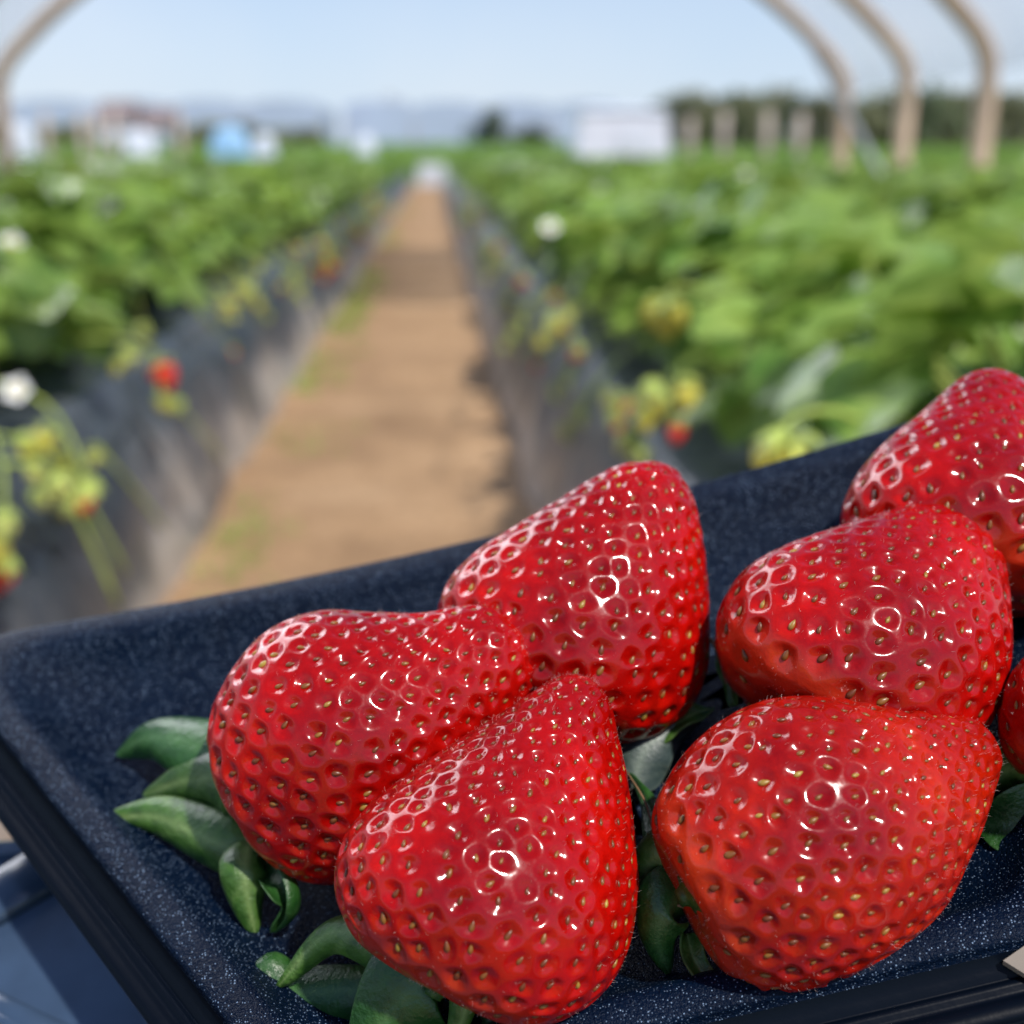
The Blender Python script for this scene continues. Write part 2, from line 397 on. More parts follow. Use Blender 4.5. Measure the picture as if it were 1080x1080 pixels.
# ------------------------------------------------------------------ strawberry plants
def leaflet(L, Wd, rng, lo=False):
    """a rounded serrated leaflet along +x, folded on its midrib; returns verts, faces, vein values"""
    nu, nv = (6, 2) if not lo else (3, 1)
    v = []; f = []; ve = []
    for i in range(nu + 1):
        s = i / nu
        hw = Wd * 0.5 * (math.sin(math.pi * min(1, s * 0.92 + 0.06)) ** 0.62)
        if i == 0: hw = Wd * 0.10
        for j in range(-nv, nv + 1):
            a = j / nv
            ser = 1 + (0.09 if (i % 2) else -0.05) * (abs(a) == 1)
            y = a * hw * ser
            z = 0.28 * abs(a) * hw - 0.25 * L * s * s + 0.05 * L * math.sin(s * 9) * abs(a) * 0.6
            v.append(Vector((s * L, y, z))); ve.append(0.55 if j == 0 else 0.0)
    W_ = 2 * nv + 1
    for i in range(nu):
        for j in range(2 * nv):
            a = i * W_ + j; f.append((a, a + 1, a + W_ + 1, a + W_))
    return v, f, ve
def foliage(seed, nleaf=30, lo=False, size=1.0, spread=0.165, hgt=0.235):
    rng = random.Random(seed)
    V = []; Fc = []; VE = []; st = MB()
    for i in range(nleaf):
        az = i * 2.39996 + rng.uniform(-.4, .4); q = math.sqrt((i + 0.6) / nleaf)
        rad = spread * q * rng.uniform(.85, 1.15); z = hgt * (1 - 0.62 * q ** 2.2) * rng.uniform(.82, 1.08)
        tip = Vector((rad * math.cos(az), rad * math.sin(az), z))
        if not lo: st.tube(bez((0.01 * math.cos(az), 0.01 * math.sin(az), 0), (tip.x * .35, tip.y * .35, z * .75), tip, 5), 0.0019, 4)
        tilt = rng.uniform(-0.35, 0.75) * (0.45 + q)
        Mx = Matrix.Translation(tip) @ Matrix.Rotation(az + rng.uniform(-.5, .5), 4, 'Z') @ Matrix.Rotation(tilt, 4, 'Y') @ Matrix.Rotation(rng.uniform(-.45, .45), 4, 'X')
        s = size * rng.uniform(.75, 1.15)
        for k, a in enumerate((0, 1.25, -1.25)):
            L = 0.085 * s * (1.0 if k == 0 else .92)
            v, f, ve = leaflet(L, L * .86, rng, lo)
            Rz = Matrix.Rotation(a, 4, 'Z') @ Matrix.Rotation(rng.uniform(-.2, .25), 4, 'Y')
            o = len(V)
            V += [Mx @ (Rz @ p) for p in v]; Fc += [tuple(x + o for x in q_) for q_ in f]; VE += ve
    return V, Fc, VE, st
def berry_small(r, L, seed):
    mb = MB(); rng = random.Random(seed)
    prof = [(0.001, 0), (r * .6, -.004), (r * .98, -L * .25), (r * .9, -L * .5), (r * .62, -L * .76), (r * .3, -L * .94), (0.0005, -L)]
    mb.lathe([(a, b) for a, b in crv(prof, 12)], 14)
    return mb
def calyx_mesh(mb, r, m):
    for k in range(6):
        a = k * math.pi / 3
        c, s = math.cos(a), math.sin(a); n_ = Vector((-s, c, 0))
        p0 = Vector((0, 0, .003)); p1 = Vector((c * r * .7, s * r * .7, .004)); p2 = Vector((c * r * 1.3, s * r * 1.3, -.004))
        wv = r * .42
        mb.add([p0, p1 + n_ * wv, p2, p1 - n_ * wv, p1 + Vector((0, 0, .002))], [(0, 1, 4), (1, 2, 4), (2, 3, 4), (3, 0, 4)], m)
fruit_me = {}
def fruit_mesh(kind, r):
    key = (kind, round(r, 4))
    if key not in fruit_me:
        mb = berry_small(r, r * 2.2, 3); calyx_mesh(mb, r, 1)
        fruit_me[key] = mesh_np('fruit', mb.v, mb.f, [M[kind], M['stem']], True, mb.m)
    return fruit_me[key]
def flower_mesh(r=0.013):
    mb = MB()
    for k in range(5):
        a = k * 2 * math.pi / 5; c, s = math.cos(a), math.sin(a); n_ = Vector((-s, c, 0))
        d = Vector((c, s, 0)); wv = r * .55
        mb.add([d * r * .15, d * r * .6 + n_ * wv + Vector((0, 0, .002)), d * r * 1.15 + n_ * wv * .5 + Vector((0, 0, .004)),
                d * r * 1.15 - n_ * wv * .5 + Vector((0, 0, .004)), d * r * .6 - n_ * wv + Vector((0, 0, .002))], [(0, 4, 3, 2, 1)])
    mb.lathe([(r * .42, 0), (r * .40, .002), (r * .22, .004), (0.0003, .0048)], 10, None, 1)
    return mesh_np('flower', mb.v, mb.f, [M['petal'], M['pollen']], True, mb.m)
FLOWER = flower_mesh()
def place_fruit(root, p, kind, r, tilt=(0, 0, 0)):
    o = obj('fruit', fruit_mesh(kind, r), root, p); o.rotation_euler = tilt
    if kind == 'red': o['label'] = 'ripe red fruit'
    if kind == 'green_fruit': o['label'] = 'unripe yellow green fruit'
    return o
def place_flower(root, p, rng, s=1.0):
    o = obj('flower', FLOWER, root, p); o.rotation_euler = (rng.uniform(.5, 1.2), 0, rng.uniform(-1.5, .6)); o.scale = (s, s, s); return o

def make_plant(seed, truss=0, flowers=0):
    rng = random.Random(seed * 31 + 5)
    root = empty('strawberry_plant')
    V, Fc, VE, st = foliage(seed, 25, size=1.18)
    me = mesh_np('foliage', V, Fc, [M['leaf']]); at = me.attributes.new('vein', 'FLOAT', 'POINT'); at.data.foreach_set('value', VE)
    obj('foliage', me, root)
    for j in range(truss):
        base_y = rng.uniform(-.06, .06)
        end = Vector((0.22 + rng.uniform(-.02, .07), base_y + rng.uniform(-.08, .08), rng.uniform(-.14, -.0)))
        top = Vector((0.14, base_y, 0.11))
        main = bez((0.01, 0, .01), top * 1.2, end, 8); st.tube(main, 0.0022, 5)
        for q in range(rng.randint(3, 5)):
            s0 = main[rng.randint(4, 6)]; e = end + Vector((rng.uniform(-.02, .03), rng.uniform(-.05, .05), rng.uniform(-.035, .035)))
            st.tube(bez(s0, (s0 + e) / 2 + Vector((.015, 0, .015)), e, 5), 0.0013, 4)
            kd_ = rng.random()
            if kd_ < 0.10: place_fruit(root, e, 'red', rng.uniform(.012, .016), (rng.uniform(-.4, .4), rng.uniform(-.3, .3), 0))
            else: place_fruit(root, e, 'green_fruit', rng.uniform(.006, .012), (rng.uniform(-.5, .5), rng.uniform(-.5, .5), 0))
    for j in range(flowers):
        a = rng.uniform(-2.2, 1.0); rr = rng.uniform(.05, .19)
        p = Vector((rr * math.cos(a), rr * math.sin(a), rng.uniform(.16, .30)))
        st.tube(bez((0, 0, 0), (p.x * .3, p.y * .3, p.z * .7), p, 5), .0013, 4)
        place_flower(root, p, rng)
    st.build('stems', M['stem'], root)
    return root
protos = {}
for i in range(5): protos['in%d' % i] = make_plant(10 + i, 0, 1 if i == 1 else 0)
for i in range(5): protos['edge%d' % i] = make_plant(30 + i, 2 if i % 2 == 0 else 1, 1 if i == 0 else 0)
for i in range(2): protos['bare%d' % i] = make_plant(50 + i, 0, 0)
used = set()
spots = []
rp = random.Random(99)
for (xa, xb, side, k) in beds:
    for row in (0, 1):
        x0 = xa + 0.18 if row == 0 else xb - 0.18
        path_row = (k == 0) and ((side == 'right' and row == 0) or (side == 'left' and row == 1))
        y = 0.95 + 0.13 * row
        while y < BED_END - .1:
            x = x0 + rp.uniform(-.03, .03) + (.04 if side == 'right' else -.02) * path_row; yy = y + rp.uniform(-.05, .05)
            cc = CM.inverted() @ Vector((x, yy, .4))
            vis = abs(cc.x / -cc.z) < 0.54 and yy > 0.9
            if vis: spots.append((yy + abs(x) * .2, x, yy, side, k, row, path_row))
            y += 0.27
spots.sort()
near = spots[:296]; far = spots[296:]
plants = []
for (key, x, y, side, k, row, path_row) in near:
    if path_row and y > (2.5 if side == 'left' else 1.2): nm = 'edge%d' % rp.randint(0, 4)
    elif y < 1.4: nm = 'bare%d' % rp.randint(0, 1)
    else: nm = 'in%d' % rp.randint(0, 4)
    pr = protos[nm]
    o = pr if nm not in used else copy_tree(pr)
    used.add(nm)
    o.location = (x, y, BH + 0.005)
    base = 0 if side == 'left' else math.pi
    rz = base + (rp.uniform(-.35, .35) if nm.startswith('edge') else rp.uniform(-3, 3))
    o.rotation_euler = (0, 0, rz); s = rp.uniform(.9, 1.12); o.scale = (s, s, s * rp.uniform(.92, 1.06))
    if path_row: lab = 'leafy strawberry plant in the row overhanging the %s side of the path' % side; grp = 'plants in the row on the %s edge of the path' % side
    else:
        lab = 'leafy green strawberry plant in the %s row of the %s bed on the %s side' % ('near' if (row == 0) == (side == 'right') else 'far', ordw[k], side)
        grp = 'plants, %s row of the %s bed on the %s' % ('near' if (row == 0) == (side == 'right') else 'far', ordw[k], side)
    tag(o, lab, 'plant', grp)
    plants.append(o)
for nm, pr in protos.items():
    if nm not in used:
        for ch in list(pr.children): bpy.data.objects.remove(ch)
        bpy.data.objects.remove(pr)
# the rest of the crop, past the individually built plants
VV = []; FF = []
libs = [foliage(100 + i, 16, True, 1.35) for i in range(4)]
def add_far(x, y, z, s):
    V, Fc, VE, st = libs[rp.randint(0, 3)]; a = rp.uniform(0, 6.28); c, n_ = math.cos(a) * s, math.sin(a) * s
    o = len(VV); VV.extend([(x + p.x * c - p.y * n_, y + p.x * n_ + p.y * c, z + p.z * s) for p in V]); FF.extend([tuple(i + o for i in q) for q in Fc])
for (key, x, y, side, k, row, path_row) in far: add_far(x, y, BH, rp.uniform(.95, 1.15))
tag(obj('crop_rows', mesh_np('crop_rows', VV, FF, [M['leaf_far']])), 'distant strawberry foliage at the far end of the beds', 'crop', kind='stuff')
VV = []; FF = []
y = 27.5
while y < 85:
    xm = 0.47 * y + 2
    x = -xm
    while x < xm + .07 * y:
        add_far(x + rp.uniform(-.1, .1), y + rp.uniform(-.1, .1), gz(y) + .02, rp.uniform(1.1, 1.5) * (1 + y / 100)); x += 0.45 + y * 0.014
    y += 0.6 + y * 0.02
tag(obj('field_crop', mesh_np('field_crop', VV, FF, [M['leaf_far']])), 'low green crop covering the field beyond the beds', 'crop', kind='stuff')

# grass tufts in the path along the beds
gm = MB(); rg = random.Random(4)
def tuft(x, y, n, s):
    for i in range(n):
        a = rg.uniform(0, 6.28); r = rg.uniform(0, .03) * s; h = rg.uniform(.01, .035) * s; w_ = .0018 * s
        bx, by = x + r * math.cos(a), y + r * math.sin(a); a2 = rg.uniform(0, 6.28)
        dx, dy = math.cos(a2), math.sin(a2)
        gm.add([(bx - dy * w_, by + dx * w_, 0), (bx + dy * w_, by - dx * w_, 0), (bx + dx * h * .8, by + dy * h * .8, h)], [(0, 1, 2)])
for i in range(420):
    y = rg.uniform(1.2, 15) ; x = -0.38 + abs(rg.gauss(0, .055)); 
    if noise.noise(Vector((x * 2, y * 1.3, 8))) > -0.1: tuft(x, y, 14, 1.0)
for (px, py, cnt) in ((262, 585, 14), (250, 560, 12), (300, 470, 7), (335, 462, 9), (250, 560, 8), (390, 290, 40), (372, 335, 30)):
    d = CR @ ray(px, py); p = Vector((0, 0, H)) + d * (-H / d.z)
    for i in range(cnt): tuft(p.x + rg.gauss(0, .035), p.y + rg.gauss(0, .10), 6, 1.0)
tag(gm.build('grass', M['grass'], smooth=False), 'sparse yellow green grass along the edges of the path', 'grass', kind='stuff')

# hand-placed fruit trusses, flowers and old leaves of the nearest plants
def nearest(p, path=True):
    return min(plants, key=lambda o: (Vector(o.location) - p).length)
def truss_at(px, py, X, fruits, stems=(), label=None):
    """fruits: (dx,dy,kind,r) in photo pixels round (px,py); the cluster lies on the plane x = X"""
    p = at_X(px, py, X); pl = nearest(Vector((X + (-.17 if X < 0 else .17), p.y, BH)))
    mw = Matrix.LocRotScale(pl.location, pl.rotation_euler, pl.scale); inv = mw.inverted()
    mb = MB(); org = Vector(pl.location) + Vector((0, 0, .02))
    sgn = 1 if X < 0 else -1
    mb.tube([inv @ q for q in bez(org, Vector((X - sgn * .04, (org.y + p.y) / 2, max(p.z + .06, BH + .10))), p, 9)], .0024, 6)
    for (dx, dy, kind, r) in fruits:
        if kind not in ('flower', 'red'): r *= 1.25
        e = at_X(px + dx, py + dy, X + sgn * rp.uniform(0, .03))
        mb.tube([inv @ q for q in bez(p, (p + e) / 2 + Vector((0, 0, .012)), e, 5)], .0016, 5)
        if kind == 'flower':
            o = obj('flower', FLOWER, pl, inv @ e); o.rotation_euler = (R(50), 0, -pl.rotation_euler.z); o.scale = (r, r, r)
        else:
            o = place_fruit(pl, inv @ e, kind, r, (rp.uniform(-.5, .5), rp.uniform(-.5, .5), 0))
    for (ax, ay, bx, by, wd) in stems:
        a = at_X(px + ax, py + ay, X + sgn * .015); b = at_X(px + bx, py + by, X + sgn * .05)
        mb.tube([inv @ q for q in bez(a, (a + b) / 2 + Vector((0, 0, .01)), b, 6)], wd, 6)
    mb.build('fruit_truss', M['stem'], pl)
    if label: pl['label'] = label; 
    if label and 'group' in pl: del pl['group']
truss_at(85, 500, -0.43, [(8, 12, 'green_fruit', .012), (0, 25, 'red', .010), (-25, 5, 'green_fruit', .010), (-35, -45, 'yellow', .010), (15, -25, 'green_fruit', .008),
    (-50, -10, 'green_fruit', .007), (-45, 22, 'green_fruit', .007), (-15, 30, 'green_fruit', .008), (-60, -35, 'yellow', .007), (-20, -20, 'yellow', .008)],
    [(-20, 10, 40, 140, .0028), (0, 20, 48, 105, .0020), (20, -25, 90, 60, .0020), (-85, -10, -30, 0, .0025), (-85, -40, -20, -12, .0022)],
    'strawberry plant whose fruit truss droops over black film at the far left edge')
truss_at(165, 375, -0.42, [(3, 8, 'red', .022), (-30, -5, 'green_fruit', .009), (-15, -30, 'green_fruit', .008), (22, 50, 'green_fruit', .009), (5, 45, 'yellow', .009), (-40, 8, 'yellow', .007)],
    [(15, 45, 70, 110, .0024), (-10, -10, -20, -60, .0020)], 'strawberry plant with one large red fruit hanging on the left bed')
truss_at(270, 318, -0.44, [(28, -18, 'red', .012), (0, 0, 'yellow', .010), (-12, -15, 'green_fruit', .010), (-30, 8, 'green_fruit', .009), (5, -40, 'green_fruit', .010)],
    [(-50, 0, -10, 20, .003)], 'strawberry plant with small red fruit dangling beside pale stems, left bed')
truss_at(0, 590, -0.42, [(2, 5, 'red', .014), (-5, -22, 'yellow', .010), (5, -45, 'green_fruit', .009)], [])
truss_at(680, 430, 0.215, [(35, 18, 'red', .0085), (-35, -15, 'green_fruit', .009), (-15, 30, 'green_fruit', .009), (0, 5, 'yellow', .008), (20, -10, 'yellow', .008), (-5, 45, 'green_fruit', .009), (-28, 15, 'red', .006), (45, -25, 'yellow', .009), (8, -22, 'green_fruit', .008)],
    [], 'strawberry plant with pale yellow green fruit cluster hanging in front of right bed')
truss_at(600, 350, 0.215, [(10, 18, 'red', .0085), (-18, -15, 'green_fruit', .010), (0, -25, 'green_fruit', .009), (-30, 5, 'yellow', .008)], [])
truss_at(545, 280, 0.215, [(8, 12, 'red', .013), (-15, -5, 'green_fruit', .010), (35, -40, 'flower', .9)], [])
truss_at(820, 462, 0.24, [(2, 8, 'yellow', .011), (8, 3, 'yellow', .010), (-6, 6, 'yellow', .009)], [(5, 5, 40, 5, .003)])
truss_at(700, 318, 0.25, [(0, 8, 'yellow', .012), (8, 3, 'yellow', .010), (-8, 0, 'yellow', .010)], [])
for (px, py, X, s) in ((12, 258, -.60, 1.2), (18, 412, -.50, 1.0), (190, 275, -.60, .8), (787, 186, 1.1, 1.2), (768, 238, .7, 1.1), (588, 240, .45, 1.4), (905, 430, .45, .9)):
    p = at_X(px, py, X); pl = nearest(p)
    inv = Matrix.LocRotScale(pl.location, pl.rotation_euler, pl.scale).inverted()
    o = obj('flower', FLOWER, pl, inv @ p); o.rotation_euler = (R(55), 0, -pl.rotation_euler.z); o.scale = (s, s, s)
    mb = MB(); mb.tube([inv @ q for q in bez(Vector(pl.location), (Vector(pl.location) + p) / 2 + Vector((0, 0, .05)), p - Vector((0, 0, .002)), 6)], .0015, 5)
    mb.build('flower_stalk', M['stem'], pl)

# ================================================================== POLYTUNNEL
CX = -0.01; HW = 2.29; SH = 1.0
def arch(y, r=0.035, hw=HW):
    mb = MB(); half = [(hw, -.05), (hw, .35), (hw, .75), (hw, .93), (hw - .02, 1.02), (hw - .11, 1.14), (hw - .41, 1.40), (hw - .80, 1.64), (hw - 1.3, 1.87), (hw - 1.85, 2.02), (0, 2.10)]
    c = crv(half, 26); pts = [(CX + q[0], y, q[1]) for q in c] + [(CX - q[0], y, q[1]) for q in c[::-1][1:]]
    mb.tube(pts, r, 10)
    return mb, pts
root = empty('polytunnel', (0, 0, 0))
RY = [7.1, 6.15, 5.25, 4.35]
for y in RY:
    mb, pts = arch(y, 0.042); mb.build('rib', M['pipe'], root)
v = []; 
yy = np.linspace(RY[-1] - .3, RY[0] + .15, 30)
hoop = [p for p in arch(0, .03, HW + .05)[1]][7:-7]
hp = crv([(p[0], p[2] + .045) for p in hoop], 60)
for y in yy:
    for j, (x, z) in enumerate(hp):
        q = .02 * noise.noise(Vector((x * 2, y * 3, z * 2)))
        v.append((x + q, y, z + q))
i2 = np.arange(len(v)).reshape(30, 60)
obj('film_cover', mesh_np('film_cover', v, np.stack([i2[:-1, :-1], i2[:-1, 1:], i2[1:, 1:], i2[1:, :-1]], -1).reshape(-1, 4), [M['film']]), root)
mb = MB(); mb.tube([(CX + HW - .25, RY[0], SH + .25), (CX + HW + .32, RY[1] + .6, .2), (CX + HW + .4, RY[1] + .5, 0)], .016, 8); mb.build('brace', M['grey'], root)
tag(root, 'clear film polytunnel on dusty beige hoops arching over the strawberry beds', 'polytunnel')

# far tunnels: low pale film houses beyond the field
def far_tunnel(x0, x1, y, h, label):
    root = empty('film_greenhouse', ((x0 + x1) / 2, y, gz(y)))
    n = max(1, int((x1 - x0) / 5)); w_ = (x1 - x0) / n
    mb = MB(); 
    for i in range(n):
        cx = -(x1 - x0) / 2 + w_ * (i + .5); vs = []
        for yy_ in (0, 14):
            for k in range(13):
                a = math.pi * k / 12; vs.append((cx - w_ / 2 * math.cos(a), yy_, h * .86 + h * .14 * math.sin(a)))
            vs.append((cx + w_ / 2, yy_, 0)); vs.append((cx - w_ / 2, yy_, 0))
        f = [(k, k + 1, 15 + k + 1, 15 + k) for k in range(14)] + [(14, 0, 15, 29)] + [tuple(range(15)), tuple(range(29, 14, -1))]
        mb.add(vs, f)
    mb.build('film_cover', M['farfilm'], root, smooth=False)
    for i in range(n + 1):
        p = MB(); p.box((-(x1 - x0) / 2 + w_ * i, -.08, h * .33), (.12, .12, h * .66)); p.build('post', M['wood'], root, smooth=False)
    return tag(root, label, 'greenhouse')
far_tunnel(-52, -8, 95, 3.6, 'long low whitish film greenhouse on the horizon at left')
far_tunnel(-7.5, 16, 110, 3.9, 'pale film greenhouse on the horizon straight ahead of the path')

def post(px, py0, py1, Y, wd, label, m='wood'):
    a = at_Y(px, py0, Y); mb = MB(); h = a.z
    mb.tube([(0, 0, -.05), (0, 0, h * .5), (0.01, 0, h - .03), (.01, 0, h)], [wd, wd, wd * .95, wd * .6], 10)
    o = mb.build('post', M[m], None); o.location = (a.x, Y, 0)
    tag(o, label, 'post'); return o
names = ['pale post at the far left end of the field', 'pale post second from the left across the field', 'pale post third from the left across the field', 'pale post left of the red roofed house', 'thin post just right of the red roofed house']
for (px, top, Y), l in zip(((46, 118, 22), (84, 120, 22), (100, 118, 24), (118, 116, 26), (188, 118, 26)), names): post(px, top, 165, Y, .055, l)
names = ['grey post directly right of the white shed', 'second grey post right of the white shed', 'third grey post right of the white shed', 'grey post just left of the nearest tunnel hoop']
for (px, top, Y), l in zip(((764, 118, 22), (810, 118, 22), (845, 120, 22), (728, 124, 24)), names): post(px, top, 165, Y, .075, l)

# white shed right of the path end
a = at_Y(607, 112, 27.2); b = at_Y(711, 112, 27.2)
root = empty('white_shed', ((a.x + b.x) / 2, 28.0, 0)); W_ = b.x - a.x; hh = a.z
mb = MB(); w2 = W_ / 2
mb.add([(-w2, -.8, 0), (w2, -.8, 0), (w2 * .9, -.8, hh * .93), (-w2 * .86, -.8, hh * .93), (-w2, .8, 0), (w2, .8, 0), (w2 * .9, .8, hh * .93), (-w2 * .86, .8, hh * .93)],
       [(0, 1, 2, 3), (1, 5, 6, 2), (5, 4, 7, 6), (4, 0, 3, 7), (4, 5, 1, 0)])
mb.build('wall', M['whiteb'], root, smooth=False)
mb = MB(); mb.add([(-w2 * .92, -.86, hh * .93 + .003), (w2 * .95, -.86, hh * .93 + .003), (w2 * .95, .86, hh * .93 + .003), (-w2 * .92, .86, hh * .93 + .003), (-w2 * .7, -.5, hh), (w2 * .75, -.5, hh), (w2 * .75, .5, hh), (-w2 * .7, .5, hh)],
       [(0, 3, 2, 1), (4, 5, 6, 7), (0, 1, 5, 4), (1, 2, 6, 5), (2, 3, 7, 6), (3, 0, 4, 7)])
mb.build('roof', M['white'], root, smooth=False)
mb = MB(); mb.box((.25, -.82, .5), (.7, .04, 1.0)); mb.build('door', M['white'], root, smooth=False)
tag(root, 'white sheet covered shed standing beyond the beds right of the path', 'shed')

# white crates at the path end
d = at_Y(462, 190, 25.0)
for i, (dx, dz, lab) in enumerate(((-.2, 0, 'white plastic crate at the end of the path, lower left of four'), (.2, 0, 'white plastic crate at the end of the path, lower right of four'), (-.19, .205, 'white plastic crate at the end of the path, upper left of four'), (.205, .205, 'white plastic crate at the end of the path, upper right of four'))):
    root = empty('crate', (d.x + dx, 25.2, .01 + dz)); w_, dp, h_ = .38, .5, .24
    mb = MB()
    mb.box((0, 0, .01), (w_, dp, .02)); mb.build('base', M['white'], root, smooth=False)
    mb = MB(); 
    for s in (-1, 1):
        mb.box((s * (w_ / 2 - .008), 0, .112), (.016, dp - .034, .18)); mb.box((0, s * (dp / 2 - .008), .112), (w_, .016, .18))
    mb.build('side', M['white'], root, smooth=False)
    tag(root, lab, 'crate', 'white crates at the end of the path')

# blue tarpaulin covered heap and white things on the left
def heap(px0, px1, pyt, Y, m, label, nm, cat):
    a = at_Y(px0, pyt, Y); b = at_Y(px1, pyt, Y); hh = a.z; cx = (a.x + b.x) / 2; w_ = b.x - a.x
    mb = MB(); vs = []; nn = 14
    for i in range(nn + 1):
        for j in range(nn + 1):
            u = i / nn * 2 - 1; v_ = j / nn * 2 - 1
            e = max(abs(u), abs(v_)); z = hh * (1 - max(0, e - .6) ** 1.3 / .4 ** 1.3) * (1 - .1 * abs(u)) + .06 * noise.noise(Vector((u * 3, v_ * 3, Y)))
            vs.append((u * w_ / 2, v_ * w_ * .35, max(z, 0) if e < 1 else 0))
    f = [(i * (nn + 1) + j, (i + 1) * (nn + 1) + j, (i + 1) * (nn + 1) + j + 1, i * (nn + 1) + j + 1) for i in range(nn) for j in range(nn)]
    mb.add(vs, f); mb.add([(-w_ / 2, -w_ * .35, 0), (w_ / 2, -w_ * .35, 0), (w_ / 2, w_ * .35, 0), (-w_ / 2, w_ * .35, 0)], [(0, 3, 2, 1)])
    o = mb.build(nm, m); o.location = (cx, Y, 0); tag(o, label, cat)
heap(216, 268, 134, 22, M['blue'], 'bright blue tarpaulin draped over a heap beyond the left beds', 'covered_heap', 'heap')
heap(262, 294, 142, 22.5, M['white'], 'small white covered heap touching the blue tarpaulin heap', 'covered_heap', 'heap')
heap(-10, 42, 130, 22, M['white'], 'white covered heap at the left edge of the field', 'covered_heap', 'heap')
heap(128, 165, 136, 30, M['whiteb'], 'pale covered heap between the left posts and the blue tarpaulin', 'covered_heap', 'heap')
heap(372, 398, 142, 40, M['whiteb'], 'small pale heap far off just left of the pylon', 'covered_heap', 'heap')

# houses far off
def house(px0, px1, pyt, Y, label, roofm):
    a = at_Y(px0, pyt, Y); b = at_Y(px1, pyt, Y); hh = a.z; w_ = b.x - a.x; root = empty('farm_house', ((a.x + b.x) / 2, Y, 0))
    eh = hh * .6; mb = MB(); mb.box((0, 0, eh / 2), (w_, 4, eh)); mb.build('wall', M['whiteb'], root, smooth=False)
    mb = MB(); q = w_ / 2 + .3
    mb.add([(-q, -2.2, eh + .003), (q, -2.2, eh + .003), (q, 2.2, eh + .003), (-q, 2.2, eh + .003), (-q, 0, hh), (q, 0, hh)], [(0, 3, 2, 1), (0, 1, 5, 4), (2, 3, 4, 5), (1, 2, 5), (3, 0, 4)])
    mb.build('roof', roofm, root, smooth=False)
    for sx_ in (-.28, .28):
        mb = MB(); mb.box((sx_ * w_, -2.02, eh * .55), (.35, .08, .5)); mb.build('window', M['grey'], root, smooth=False)
    tag(root, label, 'house')
house(112, 140, 106, 78, 'distant house with dull red roof left of the blue tarpaulin', M['roof'])
house(148, 180, 113, 80, 'lower distant house with grey red roof beside the taller one', M['roof'])

# lattice mast in the middle distance
a = at_Y(411, 98, 120); root = empty('pylon', (a.x, 120, 0)); hh = a.z
mb = MB()
for sxx in (-1, 1):
    for syy in (-1, 1): mb.tube([(sxx * .9, syy * .9, 0), (sxx * .25, syy * .25, hh)], .12, 5)
mb.build('leg', M['grey'], root)
mb = MB(); mb.box((0, 0, hh * .86), (3.2, .25, .25)); mb.box((0, 0, hh * .68), (2.4, .25, .25)); mb.build('crossarm', M['grey'], root, smooth=False)
tag(root, 'small grey pylon on the horizon left of the dark tree', 'pylon')

# trees
def tree(px, pyt, Y, wpx, seed, label, group=None, m='tree', nm='tree'):
    a = at_Y(px, pyt, Y); hh = a.z; wd = wpx / F * Y / 2; rng = random.Random(seed)
    root = empty(nm, (a.x, Y, 0))
    tb = MB(); tb.tube([(0, 0, -.1), (.05, 0, hh * .3), (-.05, .1, hh * .6), (0, 0, hh * .85)], [wd * .09, wd * .07, wd * .045, wd * .015], 7)
    for k in range(6):
        an = k * 1.1; z0 = hh * (.2 + .08 * k); tb.tube([(0, 0, z0), (wd * .4 * math.cos(an), wd * .4 * math.sin(an), z0 + hh * .12), (wd * .7 * math.cos(an), wd * .7 * math.sin(an), z0 + hh * .2)], [wd * .03, wd * .02, wd * .008], 5)
    tb.build('trunk', M['bark'], root)
    V = []; Fc = []
    cl = [(rng.gauss(0, .42) * wd, rng.gauss(0, .42) * wd, hh * rng.uniform(.14, .86), rng.uniform(.25, .5) * wd) for _ in range(26)]
    for (cx, cy, cz, cr) in cl:
        sq = 1 - max(0, cz / hh - .45) * .9
        for _ in range(50):
            d = Vector((rng.gauss(0, 1), rng.gauss(0, 1), rng.gauss(0, .8))).normalized() * cr * rng.uniform(.5, 1)
            p = Vector((cx * sq, cy * sq, cz)) + d
            p.z = min(max(p.z, .1), hh); s = wd * .085
            e1 = Vector((rng.gauss(0, 1), rng.gauss(0, 1), rng.gauss(0, 1))).normalized() * s; e2 = e1.orthogonal().normalized() * s * .8
            o = len(V); V += [p - e1, p - e2, p + e1, p + e2]; Fc.append((o, o + 1, o + 2, o + 3))
    obj('crown', mesh_np('crown', V, np.array(Fc), [M[m]], False), root)
    return tag(root, label, 'tree' if nm == 'tree' else 'bush', group)
tree(518, 111, 110, 44, 1, 'dark green round tree standing alone on the horizon right of the path')
tree(495, 124, 115, 30, 2, 'low dark bush touching the left of the lone dark tree', nm='bush')
tree(560, 128, 110, 40, 3, 'low dark bush between the lone tree and the white shed', nm='bush')
rt = random.Random(12)
kx = 705
i = 0
while kx < 1180:
    wdt = rt.uniform(36, 60)
    tree(kx, 90 + rt.uniform(-5, 10) + (8 if kx < 740 else 0), 70 + rt.uniform(0, 12), wdt * 1.5, 20 + i, 'olive green tree in the hazy line of trees behind the tunnel hoops', 'line of trees on the right horizon', 'treel' if i % 3 else 'tree')
    kx += wdt * .52; i += 1
kx = -20; i = 0
while kx < 330:
    tree(kx, 128 + rt.uniform(-5, 8), 82 + rt.uniform(0, 9), 50, 60 + i, 'grey green tree in the low line of trees on the left horizon', 'line of trees on the left horizon', 'treel')
    kx += 34; i += 1

